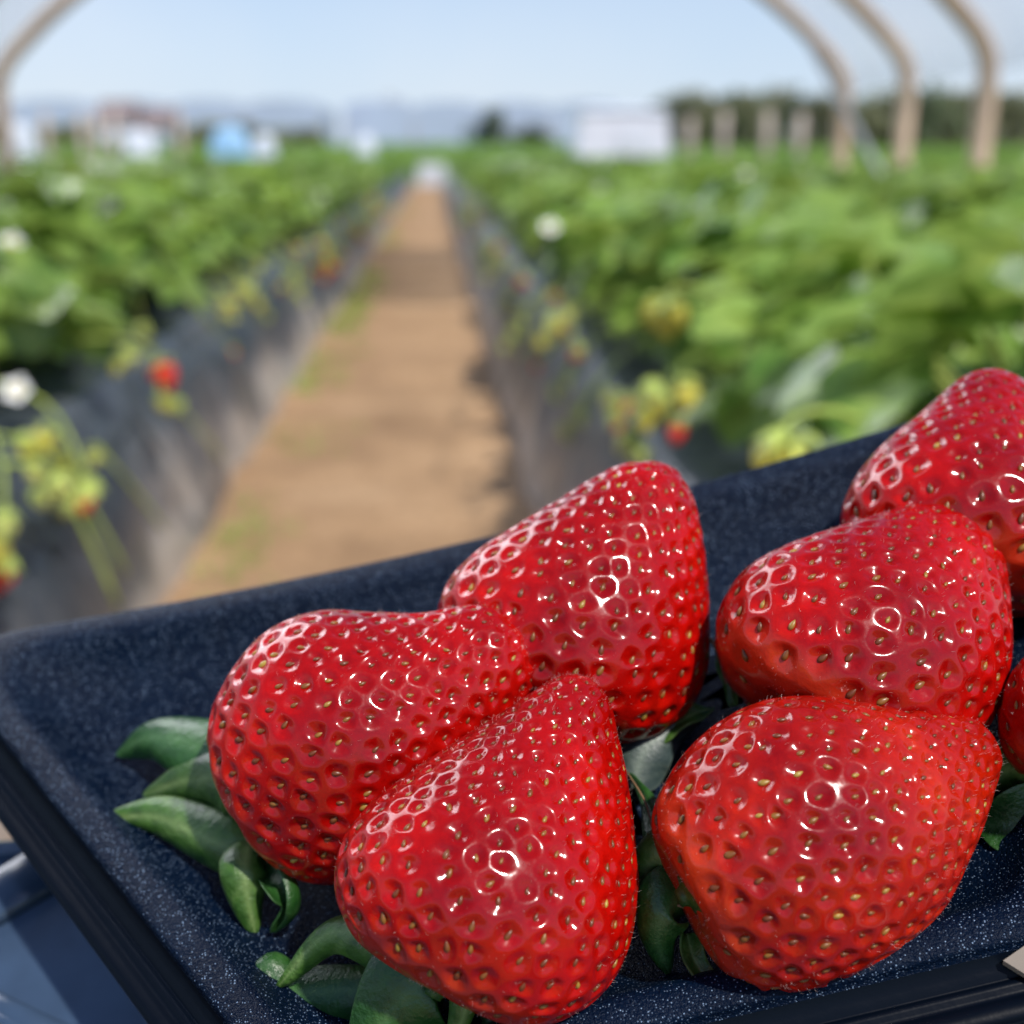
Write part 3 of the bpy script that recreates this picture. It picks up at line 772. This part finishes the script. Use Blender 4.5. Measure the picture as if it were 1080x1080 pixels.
# ================================================================== THE TRAY
n_c = Vector((-.186, .719, .669)).normalized(); u_c = Vector((.968, .25, 0)).normalized(); u_c = (u_c - n_c * u_c.dot(n_c)).normalized(); w_c = n_c.cross(u_c)
nW, uW, wW = CR @ n_c, CR @ u_c, CR @ w_c
CF = -0.1847                                     # the tray floor: n_c . p = CF (camera coordinates)
def on_floor(px, py, h=0.0):                     # point on the sight line at height h above the tray floor
    d = ray(px, py); return d * ((CF + h) / n_c.dot(d))
def floorW(px, py, h=0.0): return CM @ on_floor(px, py, h)
O_c = on_floor(560, 850); O_w = CM @ O_c
TM = Matrix.Translation(O_w) @ Matrix((uW, wW, nW)).transposed().to_4x4()      # tray frame
TI = TM.inverted()
RIM = 0.011
def rim2(px, py): q = TI @ floorW(px, py, RIM); return Vector((q.x, q.y))
quad = [rim2(312, 1172), rim2(1128, 977), rim2(1215, 372), rim2(-66, 694)]     # LF RF RB LB
wmin = min(q.y for q in quad); wmax = max(q.y for q in quad)
SIDE = (1.0, 0.6, 0.12, 1.0)          # how far the outer flange reaches: front, right, back, left
def offset_poly(q, d):
    n = len(q); out = []
    if d < 0:
        for i in range(n):
            a, b, c = q[i - 1], q[i], q[(i + 1) % n]
            e1 = (b - a).normalized(); e2 = (c - b).normalized()
            n1 = Vector((-e1.y, e1.x)); n2 = Vector((-e2.y, e2.x)); d1 = d * SIDE[i - 1]; d2 = d * SIDE[i]
            den = n1.x * n2.y - n1.y * n2.x
            out.append(b + Vector(((d1 * n2.y - d2 * n1.y) / den, (n1.x * d2 - n2.x * d1) / den)))
        return out
    for i in range(n):
        a, b, c = q[i - 1], q[i], q[(i + 1) % n]
        e1 = (b - a).normalized(); e2 = (c - b).normalized()
        n1 = Vector((-e1.y, e1.x)); n2 = Vector((-e2.y, e2.x))
        bis = (n1 + n2); k = d / max(.2, (1 + n1.dot(n2))); out.append(b + bis * k)
    return out
def rounded(q, r, m=8, seg=14):
    pts = []; n = len(q)
    for i in range(n):
        a, b, c = q[i - 1], q[i], q[(i + 1) % n]
        e1 = (a - b).normalized(); e2 = (c - b).normalized(); half = math.acos(max(-1, min(1, e1.dot(e2)))) / 2
        L = r / math.tan(half)
        s, e = b + e1 * L, b + e2 * L
        for k in range(m + 1):
            t = k / m; pts.append((1 - t) ** 2 * s + 2 * t * (1 - t) * b + t * t * e)
        nb = q[(i + 1) % n]; nc = q[(i + 2) % n]; f1 = (b - nb).normalized(); f2 = (nc - nb).normalized()
        hf = math.acos(max(-1, min(1, f1.dot(f2)))) / 2; s2 = nb + f1 * (r / math.tan(hf))
        for k in range(1, seg): pts.append(e + (s2 - e) * (k / seg))
    return pts
def lift(p):            # the back corners of the tray turn up
    s = max(0, min(1, (p.y - (wmax * .4 + wmin * .6)) / (wmax - wmin) / .6)); s = s * s * (3 - 2 * s)
    xm = (quad[2].x + quad[3].x) / 2; hx = (quad[2].x - quad[3].x) / 2
    q_ = (p.x - xm - .012) / hx
    return 1 + s * ((1.0 if q_ > 0 else .75) * abs(q_) ** 2 - 0.42)
def tray_mesh(name, dz=0.0, bright=True):
    # (inset from rim line, height, corner radius, material)
    rings = [(.045, 0, .003), (.030, 0, .006), (.022, 0.0002, .010), (.0165, .0009, .012), (.0125, .0025, .012), (.0095, .0050, .012), (.0075, .0080, .012), (.0062, .0100, .012), (.0050, .0108, .012),
             (.0035, .0110, .012), (.0010, .0110, .012), (.0002, .0107, .012), (0, .0098, .012), (-.0002, .0082, .012), (-.0016, .0079, .012), (-.0020, .0071, .012), (-.0029, .0071, .013), (-.0031, .0065, .013), (-.0035, .0065, .013), (-.0037, .0069, .013), (-.0046, .0069, .013), (-.0050, .0063, .013), (-.0058, .0063, .013), (-.0062, .0068, .013), (-.0084, .0067, .014), (-.0089, .0060, .014), (-.0090, .0050, .014),
             (-.0086, .0049, .014), (-.0082, .0056, .014), (-.0020, .0060, .012), (.0016, .0066, .012), (.0030, .0092, .012), (.0045, .0096, .012), (.0058, .0090, .012), (.0068, .0070, .012), (.0088, .0040, .012), (.0118, .0014, .012), (.016, -.0003, .012), (.030, -.0012, .006), (.045, -.0012, .003)]
    V = []; L = None
    for (ins, h, r) in rings:
        ps = rounded(offset_poly(quad, ins), r)
        L = len(ps)
        for p in ps: V.append((p.x, p.y, (h * lift(p) if h > 0 else h) + dz))
    Fc = []
    for i in range(len(rings) - 1):
        for k in range(L): Fc.append((i * L + k, i * L + (k + 1) % L, (i + 1) * L + (k + 1) % L, (i + 1) * L + k))
    mi = []
    for i in range(len(rings) - 1): mi += [0 if i < 13 else 1] * L
    cx = sum(p[0] for p in V[:L]) / L; cy = sum(p[1] for p in V[:L]) / L
    for base, z, m_ in ((0, dz, 0), ((len(rings) - 1) * L, -.0012 + dz, 1)):
        V.append((cx, cy, z)); c = len(V) - 1
        for k in range(L):
            a, b = base + k, base + (k + 1) % L
            Fc.append((a, b, c) if base == 0 else (b, a, c)); mi.append(m_)
    return mesh_np(name, V, Fc, [M['tray'], M['tray_lip']], True, mi)
def tray_thing(k, label):
    root = empty('fruit_tray', TM @ Vector((0, 0, -k * STEP)), TM.to_euler())
    obj('tray_body', tray_mesh('tray_body'), root); tag(root, label, 'tray', 'black plastic fruit trays nested in a stack'); return root
STEP = .0034
tray_thing(0, 'black speckled plastic tray holding the seven ripe strawberries, topmost of the stack')
tray_thing(1, 'black tray nested directly beneath the one holding the strawberries')
tray_thing(2, 'black tray at the bottom of the stack, only its rim in view')

# cart plate that the trays stand on
def cart():
    root = empty('harvest_cart', TM @ Vector((0, 0, -.0245)), TM.to_euler())
    a = [TI @ floorW(*q) for q in ((-60, 985, -.02), (60, 930, -.02))]
    base = offset_poly(quad, .014)
    plate = [base[0] + Vector((-.16, -.16)), base[1] + Vector((.01, -.16)), base[2] + Vector((-.03, -.05)), base[3] + Vector((-.10, .005))]
    ps = rounded(plate, .012, 6, 4); V = []; Fc = []
    prof = [(0.010, .0015), (.0045, .0015), (.0038, .0030), (.0010, .0030), (0, .0022), (0, -.004), (.002, -.006), (.02, -.006)]
    for (ins, h) in prof:
        for p in rounded(offset_poly(plate, ins), max(.003, .012 - ins * .5), 6, 4): V.append((p.x, p.y, h))
    L = len(ps)
    for i in range(len(prof) - 1):
        for k in range(L): Fc.append((i * L + k, i * L + (k + 1) % L, (i + 1) * L + (k + 1) % L, (i + 1) * L + k))
    Fc.append(tuple(range(L))); Fc.append(tuple(range((len(prof) - 1) * L, len(prof) * L))[::-1])
    obj('cart_top', mesh_np('cart_top', V, Fc, [M['cart']], False), root)
    for pa, pb, wd, hh in (((-70, 993), (90, 900), .007, .0045), ((-90, 1020), (110, 1118), .0025, .003), ((-90, 1034), (110, 1132), .0016, .003)):
        ra = (root_inv := (TM @ Matrix.Translation((0, 0, -.0245))).inverted()) @ floorW(*pa, -.0245); rb_ = root_inv @ floorW(*pb, -.0245)
        dd = (rb_ - ra).normalized(); nn_ = Vector((-dd.y, dd.x, 0)); mb = MB()
        sec = [(-wd, .0012), (-wd * .8, hh * .8), (-wd * .5, hh), (wd * .5, hh), (wd * .8, hh * .8), (wd, .0012)]
        vs = [ra * 1 + nn_ * a_ + Vector((0, 0, h_)) for a_, h_ in sec] + [rb_ * 1 + nn_ * a_ + Vector((0, 0, h_)) for a_, h_ in sec]
        mb.add(vs, [(k, k + 1, k + 7, k + 6) for k in range(5)] + [(5, 0, 6, 11), tuple(range(6))[::-1], tuple(range(6, 12))]); mb.build('raised_rib', M['cart'], root)
    # block the tray stack rests on
    mb = MB(); pp = rounded(offset_poly(quad, .03), .01, 6, 4)
    vs = [(p.x, p.y, .0016) for p in pp] + [(p.x, p.y, .0245 - 2 * STEP - .0013) for p in pp]; L = len(pp)
    mb.add(vs, [(k, (k + 1) % L, L + (k + 1) % L, L + k) for k in range(L)] + [tuple(range(L, 2 * L)), tuple(range(L))[::-1]])
    mb.build('support_pad', M['tray_lip'], root)
    # legs straight down to the path
    rt_ = Matrix(TM).to_3x3().transposed()
    for q in ((-.03, -.01), (.05, -.005), (.055, .04), (-.03, .04)):
        top = Vector((q[0], q[1], -.005)); wp = (TM @ Matrix.Translation((0, 0, -.0245))) @ top
        foot = rt_ @ Vector((0, 0, -wp.z)) + top
        mb = MB(); mb.tube([top, top.lerp(foot, .5), foot], .006, 10); mb.build('leg', M['grey'], root)
    tag(root, 'blue grey coated cart top under the tray stack, lower left corner', 'cart')
cart()
# scrap of card by the right corner
mb = MB(); c0 = [TI @ floorW(*q) for q in ((1058, 1013, .0095), (1100, 984, .0095), (1140, 1020, .0085), (1092, 1034, .0085))]
vs = [Vector(p) for p in c0] + [Vector(p) - Vector((0, 0, .0012)) for p in c0]
mb.add(vs, [(0, 1, 2, 3), (7, 6, 5, 4), (0, 4, 5, 1), (1, 5, 6, 2), (2, 6, 7, 3), (3, 7, 4, 0)])
mb.v = [tuple(TM @ Vector(p)) for p in mb.v]
o = mb.build('card_scrap', M['paper'], None, smooth=False); tag(o, 'pale beige scrap of card at the tray corner, lower right', 'card')

# ================================================================== STRAWBERRIES
seed_lib = []
def seed_shape():
    pr = [(0.0, -1.0), (.34, -.78), (.52, -.35), (.50, .1), (.34, .55), (.12, .92), (0.0, 1.05)]
    V = []; n = 8
    for (r, z) in pr:
        for k in range(n):
            a = 2 * math.pi * k / n; V.append((r * math.cos(a), z, r * .75 * math.sin(a)))
    f = [(i * n + k, i * n + (k + 1) % n, (i + 1) * n + (k + 1) % n, (i + 1) * n + k) for i in range(len(pr) - 1) for k in range(n)]
    return np.array(V), np.array(f)
SV, SF = seed_shape()
ALL = []
def strawberry(label, base, tip, prof, dz, spacing, seed=0, flat=.86, nseed_rot=0.0, hairs=1400, bend=0.0, clear=0.0, skin='flesh', sl=1.0, sr=1.0):
    """base, tip: pixels of neck and tip; prof: (along px, radius left px, radius right px)"""
    rng = np.random.RandomState(seed)
    B = np.array([base[0] - 540, 540 - base[1], 0.0]); T = np.array([tip[0] - 540, 540 - tip[1], 0.0])
    Lpx = np.linalg.norm(T - B); a2 = (T - B) / Lpx
    e1 = np.array([-a2[1], a2[0], 0])                      # left of the axis in the image
    ax = a2 * math.sqrt(1 - dz * dz) + np.array([0, 0, -dz]); stretch = 1 / math.sqrt(1 - dz * dz)
    e2 = np.cross(e1, ax)
    cen = (B + T) / 2
    nu, nv = 300, 420
    C3 = np.array([[p[0] * (sl if p[0] > 0 else 1), p[1] * sr, p[2] * sr] for p in prof], float)
    cv = np.array(crv(C3, 600)); seg = np.r_[0, np.cumsum(np.linalg.norm(np.diff(cv, axis=0)[:, :2], axis=1))]
    s = np.linspace(0, seg[-1], nu); al = np.interp(s, seg, cv[:, 0]); rL = np.maximum(np.interp(s, seg, cv[:, 1]), 0); rR = np.maximum(np.interp(s, seg, cv[:, 2]), 0)
    ph = np.linspace(0, 2 * np.pi, nv, endpoint=False)
    lump = [(rng.uniform(-1, 1), rng.randint(2, 5), rng.uniform(0, 6.28), rng.uniform(1, 2.5)) for _ in range(4)]
    def surf(al_, rL_, rR_, ph_):
        k = (1 + np.cos(ph_)) / 2
        r = rL_ * k + rR_ * (1 - k)
        lm = sum(c * .012 * np.cos(m * ph_ + p0 + al_ / Lpx * q * 3) for c, m, p0, q in lump)
        r = r * (1 + lm)
        x = np.cos(ph_) * r; y = np.sin(ph_) * r * flat
        z = (al_ - Lpx / 2) * stretch
        bx = bend * Lpx * (2 * al_ / Lpx - 1) ** 2
        return cen + (x + bx)[..., None] * e1 + y[..., None] * e2 + z[..., None] * ax
    A, PH = np.meshgrid(al, ph, indexing='ij'); RL = np.repeat(rL[:, None], nv, 1); RR = np.repeat(rR[:, None], nv, 1)
    P = surf(A, RL, RR, PH)
    # scale pixels -> metres so that it rests on the floor of the tray
    def to_cam(P, t):
        # perspective-true placement around the centre line of sight
        c0 = np.array([cen[0] / F, cen[1] / F, -1.0]) * t
        return c0 + (P - cen) * (t / F)
    nn = np.array(n_c)
    lo, hi = .1, .4
    for _ in range(40):
        t = (lo + hi) / 2
        m = (to_cam(P, t) @ nn).min()
        if m > CF + clear - .0003: lo = t
        else: hi = t
    P = to_cam(P, t); px = t / F
    du = np.gradient(P, axis=0); dv = np.roll(P, -1, 1) - np.roll(P, 1, 1)
    nrm = np.cross(du, dv); ln = np.linalg.norm(nrm, axis=2, keepdims=True); ln[ln < 1e-14] = 1; nrm /= ln
    outw = P - P.mean(axis=(0, 1)); 
    if (nrm * outw).sum() < 0: nrm = -nrm
    nrm[0] = nrm[1].mean(0); nrm[-1] = nrm[-2].mean(0)
    # seeds on a spiral lattice, equal area, a little denser towards the tip
    ringr = (rL + rR) / 2 * px; ds = s[1] * px; dens = 2 * np.pi * ringr * ds * (0.85 + 1.5 * (np.clip(al / Lpx, 0, 1)) ** 1.8)
    dens[al < Lpx * 0.015] *= .3
    cum = np.cumsum(dens); spm = spacing * px; ns = int(cum[-1] / (spm * spm * .87))
    q = (np.arange(ns) + .5) / ns * cum[-1]
    iu = np.interp(q, cum, np.arange(nu)) + rng.normal(0, 1.1, ns); iu = np.clip(iu, 3, nu - 4)
    pv = (np.arange(ns) * 2.399963 + nseed_rot + rng.normal(0, .035, ns)) % (2 * np.pi); iv = (pv / (2 * np.pi) * nv)
    ia, ib = iu.astype(int), iv.astype(int) % nv
    SP = P[ia, ib]; SN = nrm[ia, ib]
    kd = kdtree.KDTree(ns)
    for i in range(ns): kd.insert(SP[i], i)
    kd.balance()
    loc_sp = np.array([kd.find_n(SP[i], 4)[3][2] for i in range(ns)])
    loc_sp = np.clip(loc_sp, spm * .5, spm * 1.2)
    flatP = P.reshape(-1, 3); D = np.empty(len(flatP)); 
    pitv = rng.uniform(.75, 1.15, ns)
    for i, p in enumerate(flatP):
        q1, q2 = kd.find_n(p, 2); k = q1[1]
        xc = min(1.0, q1[2] / (loc_sp[k] * .50)); xv = 2 * q1[2] / (q1[2] + q2[2] + 1e-9); x = min(1.0, (.15 * xc + .85 * xv) * 1.11)
        sm = x ** 1.35; sm = sm * sm * (3 - 2 * sm)
        D[i] = -(1 - sm) * loc_sp[k] * .160 * pitv[k]
    fade = np.ones((nu, nv)); fade[:6] = np.linspace(0, 1, 6)[:, None]; fade[-5:] = np.linspace(1, 0, 5)[:, None]
    D = D.reshape(nu, nv) * fade
    P2 = P + nrm * D[..., None]
    Wm = np.array(CM)
    cW = Vector(P.mean(axis=(0, 1)) - nn * ((P.mean(axis=(0, 1)) @ nn) - CF))
    Rt = TM.to_3x3().to_4x4(); root_m = Matrix.Translation(CM @ cW) @ Rt
    inv = np.array((root_m.inverted() @ CM))
    tl = lambda Q: Q @ inv[:3, :3].T + inv[:3, 3]
    tn = lambda Q: Q @ inv[:3, :3].T
    root = empty('strawberry', root_m.to_translation(), root_m.to_euler())
    tag(root, label, 'strawberry')
    V = tl(P2.reshape(-1, 3)); I = np.arange(nu * nv).reshape(nu, nv)
    f = np.stack([I[:-1], np.roll(I, -1, 1)[:-1], np.roll(I, -1, 1)[1:], I[1:]], -1).reshape(-1, 4)
    me = mesh_np('flesh', V, f, [M[skin]])
    # orientation check
    neck = np.clip(1 - al / (Lpx * .06), 0, 1) * .3
    at = me.attributes.new('neck', 'FLOAT', 'POINT'); at.data.foreach_set('value', np.repeat(neck, nv).astype(np.float32))
    obj('flesh', me, root)
    ALL.append((label, me, root, t, px, ns))
    cm = MB(); neckp = Vector(tl(P[0].mean(0)[None])[0]); axl = Vector(tn(np.array([ax]))[0]).normalized()
    Mx = Matrix.Translation(neckp + axl * .0004) @ (-axl).to_track_quat('Z', 'Y').to_matrix().to_4x4()
    cm.lathe([(.0062, -.0006), (.0060, .0004), (.0040, .0011), (.0018, .0016), (.0014, .0022), (.0013, .0028), (.0001, .0029)], 20, Mx)
    root['calyx'] = cm.build('calyx', M['sepal'], root).name
    # seeds
    axd = ax / np.linalg.norm(ax)
    vs = []; fs = []
    for i in range(ns):
        if al[ia[i]] > Lpx * .985: continue
        n_ = SN[i]; y = axd - n_ * (axd @ n_); ly = np.linalg.norm(y)
        if ly < .05: continue
        y /= ly; x = np.cross(y, n_); a = rng.normal(0, .25); y, x = y * math.cos(a) + x * math.sin(a), x * math.cos(a) - y * math.sin(a)
        sc = loc_sp[i] * .165 * rng.uniform(.85, 1.15)
        if sc < .0003: sc = .0003
        c = SP[i] + n_ * (-loc_sp[i] * .160 * pitv[i] * .93 * fade[ia[i], ib[i]] + sc * .10)
        vs.append(c + sc * (SV[:, :1] * x + SV[:, 1:2] * y + SV[:, 2:] * n_)); fs.append(SF + len(SV) * (len(vs) - 1))
    o = obj('seeds', mesh_np('seeds', tl(np.concatenate(vs)), np.concatenate(fs), [M['seed']]), root); o['kind'] = 'stuff'
    # fine hairs standing on the skin
    hi_ = rng.randint(8, nu - 6, hairs); hj = rng.randint(0, nv, hairs)
    hp = P2[hi_, hj]; hn = nrm[hi_, hj] + rng.normal(0, .35, (hairs, 3)) + axd * .4
    hn /= np.linalg.norm(hn, axis=1, keepdims=True); hl = rng.uniform(.4, 1.4, hairs)[:, None] * .00055
    sd_ = np.cross(hn, rng.normal(0, 1, (hairs, 3))); sd_ /= np.linalg.norm(sd_, axis=1, keepdims=True); sd_ *= .000014
    s2 = np.cross(hn, sd_)
    mid = hp + hn * hl * .6; tipp = hp + hn * hl + axd * hl * .3
    hv = np.stack([hp - sd_, hp + sd_ * .5 + s2, hp + sd_ * .5 - s2, mid - sd_ * .6, mid + sd_ * .3 + s2 * .6, mid + sd_ * .3 - s2 * .6, tipp], 1).reshape(-1, 3)
    b0 = np.arange(hairs)[:, None] * 7
    tri = np.array([[0, 1, 4], [0, 4, 3], [1, 2, 5], [1, 5, 4], [2, 0, 3], [2, 3, 5], [3, 4, 6], [4, 5, 6], [5, 3, 6]])
    hf = (b0[:, :, None] + tri[None]).reshape(-1, 3)
    o = obj('hairs', mesh_np('hairs', tl(hv), hf, [M['fuzz']]), root); o['kind'] = 'stuff'
    return root

def sepal(root, pts, width, face=(0, 0, 1), cup=.25, curl=0.0, m='sepal', shape=.8, thick=.00042, label=None):
    """pts: (px, py, height above tray floor in mm) along the midrib from the calyx to the tip; width in mm"""
    inv = Matrix.LocRotScale(root.location, root.rotation_euler, None).inverted()
    P = [np.array(inv @ floorW(p[0], p[1], p[2] / 1000)) for p in pts]
    nu, nv = 22, 5
    mid = np.array(crv(P, nu + 1)); up = np.array(inv.to_3x3() @ (TM.to_3x3() @ Vector(face))); up /= np.linalg.norm(up)
    V = []; VE = []; px0 = pts[0][1] * .7
    tang = np.gradient(mid, axis=0)
    Wm = width / 1000 / 2
    side_prev = None
    for i in range(nu + 1):
        s = i / nu; tg = tang[i] / np.linalg.norm(tang[i]); sd_ = np.cross(up, tg); sd_ /= np.linalg.norm(sd_) + 1e-9
        nn_ = np.cross(tg, sd_)
        hw = Wm * (math.sin(math.pi * (s ** shape * .90 + .10)) ** .62 if s < .999 else .02)
        if i == nu: hw = Wm * .03
        for j in range(-nv, nv + 1):
            a = j / nv; an = a * (cup * 2.2 + curl * s)
            off = sd_ * hw * (math.sin(an) / (cup * 2.2 + curl * s + 1e-6) if abs(cup * 2.2 + curl * s) > .05 else a) 
            dep = nn_ * hw * (1 - math.cos(an)) / (abs(cup * 2.2 + curl * s) + .05) * (1 if cup >= 0 else -1)
            rip = nn_ * .0006 * math.sin(s * 11 + a * 2.2 + px0) * a * a
            V.append(mid[i] + off + dep + rip - nn_ * .00025 * math.exp(-(a * 5) ** 2)); 
            VE.append(.55 * math.exp(-(a * 6) ** 2) + .22 * max(0, math.sin((s * 9 - abs(a) * 2.0) * 4.5)) ** 6 + .25 * (abs(a) > .95))
    W_ = 2 * nv + 1; n0 = len(V)
    Fc = [(i * W_ + j, i * W_ + j + 1, (i + 1) * W_ + j + 1, (i + 1) * W_ + j) for i in range(nu) for j in range(W_ - 1)]
    me = mesh_np('sepal', V, Fc, [M[m]]); at = me.attributes.new('vein', 'FLOAT', 'POINT'); at.data.foreach_set('value', VE)
    o = obj('sepal', me, bpy.data.objects[root['calyx']])
    md = o.modifiers.new('thickness', 'SOLIDIFY'); md.thickness = thick; md.offset = 0
    s_ = o.modifiers.new('smooth', 'SUBSURF'); s_.levels = 1; s_.render_levels = 1
    if label: o['label'] = label
    return o
def strand(root, pts, r, m='dry', name='stalk'):
    inv = Matrix.LocRotScale(root.location, root.rotation_euler, None).inverted()
    P = [inv @ floorW(p[0], p[1], p[2] / 1000) for p in pts]
    mb = MB(); q = [Vector(v) for v in crv(P, 16)]; mb.tube(q, [r * (1 - .5 * i / 15) for i in range(16)], 7); return mb.build(name, M[m], root)

b1 = strawberry('plump strawberry at the left of the tray, lying with its blunt tip to the right', (277, 844), (547, 669),
    [(-6, 0, 0), (-14, 30, 30), (-16, 62, 66), (-8, 92, 96), (18, 118, 118), (60, 137, 132), (110, 148, 140), (165, 138, 130), (215, 108, 110), (262, 79, 88), (305, 62, 66), (335, 46, 48), (349, 26, 28), (354, 10, 10), (355, 0, 0)], -.20, 30.5, 1, sl=.93, nseed_rot=.4)
b2 = strawberry('pointed strawberry front and centre, its green sepals spread toward the bottom edge', (469, 1012), (623, 724),
    [(-4, 0, 0), (-12, 30, 30), (-12, 66, 66), (-4, 104, 100), (22, 140, 136), (62, 160, 160), (108, 156, 164), (165, 128, 146), (215, 98, 116), (260, 70, 86), (298, 48, 56), (322, 32, 36), (334, 16, 16), (336, 7, 7), (337, 0, 0)], .30, 29, 2, sl=.975, sr=.97, nseed_rot=1.3)
b5 = strawberry('bright orange red strawberry at the front right, tip pointing right', (730, 930), (1050, 788),
    [(-4, 0, 0), (-12, 28, 28), (-14, 60, 60), (-8, 86, 90), (18, 112, 122), (62, 136, 142), (110, 147, 148), (160, 144, 146), (215, 120, 134), (260, 91, 106), (300, 65, 77), (330, 44, 50), (350, 28, 32), (356, 12, 12), (358, 0, 0)], .16, 31, 3, sr=.98, nseed_rot=2.2, skin='flesh_warm')
b3 = strawberry('upright pointed strawberry at the back of the tray, left of the middle', (578, 738), (706, 490),
    [(-4, 0, 0), (-12, 28, 28), (-10, 70, 64), (0, 112, 96), (26, 142, 122), (62, 150, 136), (105, 140, 134), (150, 116, 114), (195, 88, 88), (230, 66, 64), (256, 46, 42), (270, 26, 24), (277, 10, 10), (278, 0, 0)], .0, 29.5, 4, nseed_rot=.1)
b4 = strawberry('broad strawberry right of centre, behind the front right strawberry', (842, 748), (1048, 530),
    [(-4, 0, 0), (-14, 30, 30), (-18, 70, 66), (-10, 108, 100), (22, 136, 128), (70, 144, 144), (115, 130, 146), (165, 104, 130), (210, 78, 102), (248, 58, 72), (276, 40, 48), (292, 24, 26), (299, 9, 9), (300, 0, 0)], .28, 30.5, 5, nseed_rot=.8)
b6 = strawberry('slightly blurred strawberry at the back right corner, cut by the photo edge', (1000, 608), (1072, 394),
    [(-4, 0, 0), (-12, 28, 28), (-10, 70, 66), (4, 112, 100), (36, 132, 124), (75, 126, 128), (115, 106, 112), (150, 82, 92), (182, 62, 70), (206, 46, 50), (222, 28, 28), (229, 10, 10), (230, 0, 0)], .40, 29, 6, hairs=300)
b7 = strawberry('strawberry almost out of frame at the right edge', (1134, 824), (1244, 614),
    [(-4, 0, 0), (-12, 28, 28), (-10, 64, 64), (4, 92, 92), (36, 110, 110), (75, 112, 112), (115, 98, 98), (150, 78, 78), (190, 58, 58), (215, 36, 36), (232, 14, 14), (236, 0, 0)], .30, 31, 7, hairs=300)
names = [a[0][:40] for a in ALL]
bv = []
for (l, me, root, t, px, ns) in ALL:
    mw = Matrix.LocRotScale(root.location, root.rotation_euler, None)
    print('BERRY', l[:30], 'depth %.4f' % t, 'mm/100px %.1f' % (px * 1e5), 'seeds', ns)
if False:
    pass
sep_roots = dict(b1=b1, b2=b2, b3=b3, b4=b4, b5=b5, b7=b7)

# calyx leaves (sepals); heights in mm above the tray floor
sepal(b1, [(268, 818, 13), (215, 790, 15), (160, 777, 12), (122, 795, 4)], 18, (.1, -.5, 1), -.55, 0, 'sepal_dark', .5)
sepal(b1, [(268, 838, 14), (235, 822, 16), (195, 824, 12), (150, 838, 6)], 15, (.2, -.7, 1), -.5, 0, 'sepal', .6)
sepal(b1, [(275, 905, 8), (225, 888, 11), (165, 862, 9.0), (107, 864, 7.0)], 14, (.1, -.9, 1), -.55, 0, 'sepal', .55)
sepal(b1, [(266, 880, 9), (258, 912, 12), (262, 950, 8), (270, 988, 2)], 11, (.4, -.6, 1), -.6, 0, 'sepal', .7)
sepal(b1, [(280, 905, 7), (302, 925, 10), (312, 955, 7.5), (288, 984, 3)], 11, (-.6, -.6, 1), .9, .9, 'sepal_dark', .7)
sepal(b2, [(462, 1030, 13), (405, 995, 17), (345, 985, 15), (292, 1042, 5)], 13, (.0, -.3, 1), -.75, 0, 'sepal', .62)
sepal(b2, [(440, 1050, 8), (370, 1045, 5), (305, 1045, 4), (276, 1020, 6), (290, 1066, 3)], 10, (.0, -.3, 1), -.4, 0, 'sepal_dark', .8)
sepal(b2, [(474, 1018, 12), (445, 1036, 16), (408, 1072, 13), (366, 1135, 5)], 22, (-.1, -.9, 1), -.40, 0, 'sepal_dark', .5)
sepal(b2, [(464, 1024, 13), (484, 1026, 17), (492, 1058, 15), (470, 1125, 6)], 10, (.2, -.9, .8), -.7, 0, 'sepal', .6)
sepal(b2, [(500, 1045, 8), (522, 1060, 9), (535, 1085, 7), (545, 1120, 4)], 8, (.3, -.7, .8), -.5, 0, 'sepal_dark', .7)
sepal(b5, [(732, 935, 14), (712, 900, 18), (684, 912, 16), (680, 956, 9)], 12, (-.3, -.9, 1), -.7, 0, 'sepal', .6)
sepal(b5, [(730, 950, 10), (704, 960, 15), (694, 992, 11), (706, 1028, 4)], 13, (-.2, -1.0, 1), -.6, 0, 'sepal_dark', .5)
sepal(b5, [(724, 984, 8), (732, 1012, 8), (750, 1038, 7.5), (778, 1054, 7)], 4.2, (.3, -.6, 1), .4, 0, 'sepal', .8)
sepal(b5, [(712, 925, 10), (690, 890, 10), (682, 850, 9), (664, 815, 8)], 5, (-.6, -.4, 1), -.5, 0, 'sepal_dark', .9)
strand(b5, [(700, 948, 12), (680, 940, 12), (690, 900, 11), (682, 850, 12), (660, 812, 12)], .00028)
strand(b5, [(692, 946, 11), (704, 951, 13), (722, 957, 13)], .0004)
sepal(b3, [(668, 832, 6), (678, 795, 9), (702, 770, 10), (742, 752, 9)], 12, (0, -.7, 1), -.4, 0, 'sepal_blue', .7)
sepal(b3, [(690, 780, 8), (715, 762, 10), (735, 752, 10), (752, 748, 9)], 6, (0, .1, 1), .3, 0, 'sepal', .7)
sepal(b4, [(775, 745, 8), (768, 715, 11), (762, 690, 13), (756, 670, 14)], 3.2, (-.6, 0, .8), .4, 0, 'sepal', .8)
strand(b4, [(768, 720, 14), (756, 684, 17), (744, 673, 18), (720, 678, 17)], .0006)
sepal(b7, [(1125, 830, 11), (1095, 812, 12), (1065, 812, 10), (1038, 834, 5)], 13, (0, -.7, 1), -.4, 0, 'sepal', .7)
sepal(b7, [(1118, 866, 6), (1090, 866, 6), (1060, 870, 5), (1030, 872, 3)], 13, (0, -.7, 1), .3, 0, 'sepal_dark', .7)
sepal(b7, [(1120, 900, 4), (1100, 905, 4), (1085, 925, 2.5), (1075, 950, 1)], 7, (-.2, -.2, 1), .3, 0, 'sepal_dark', .7)
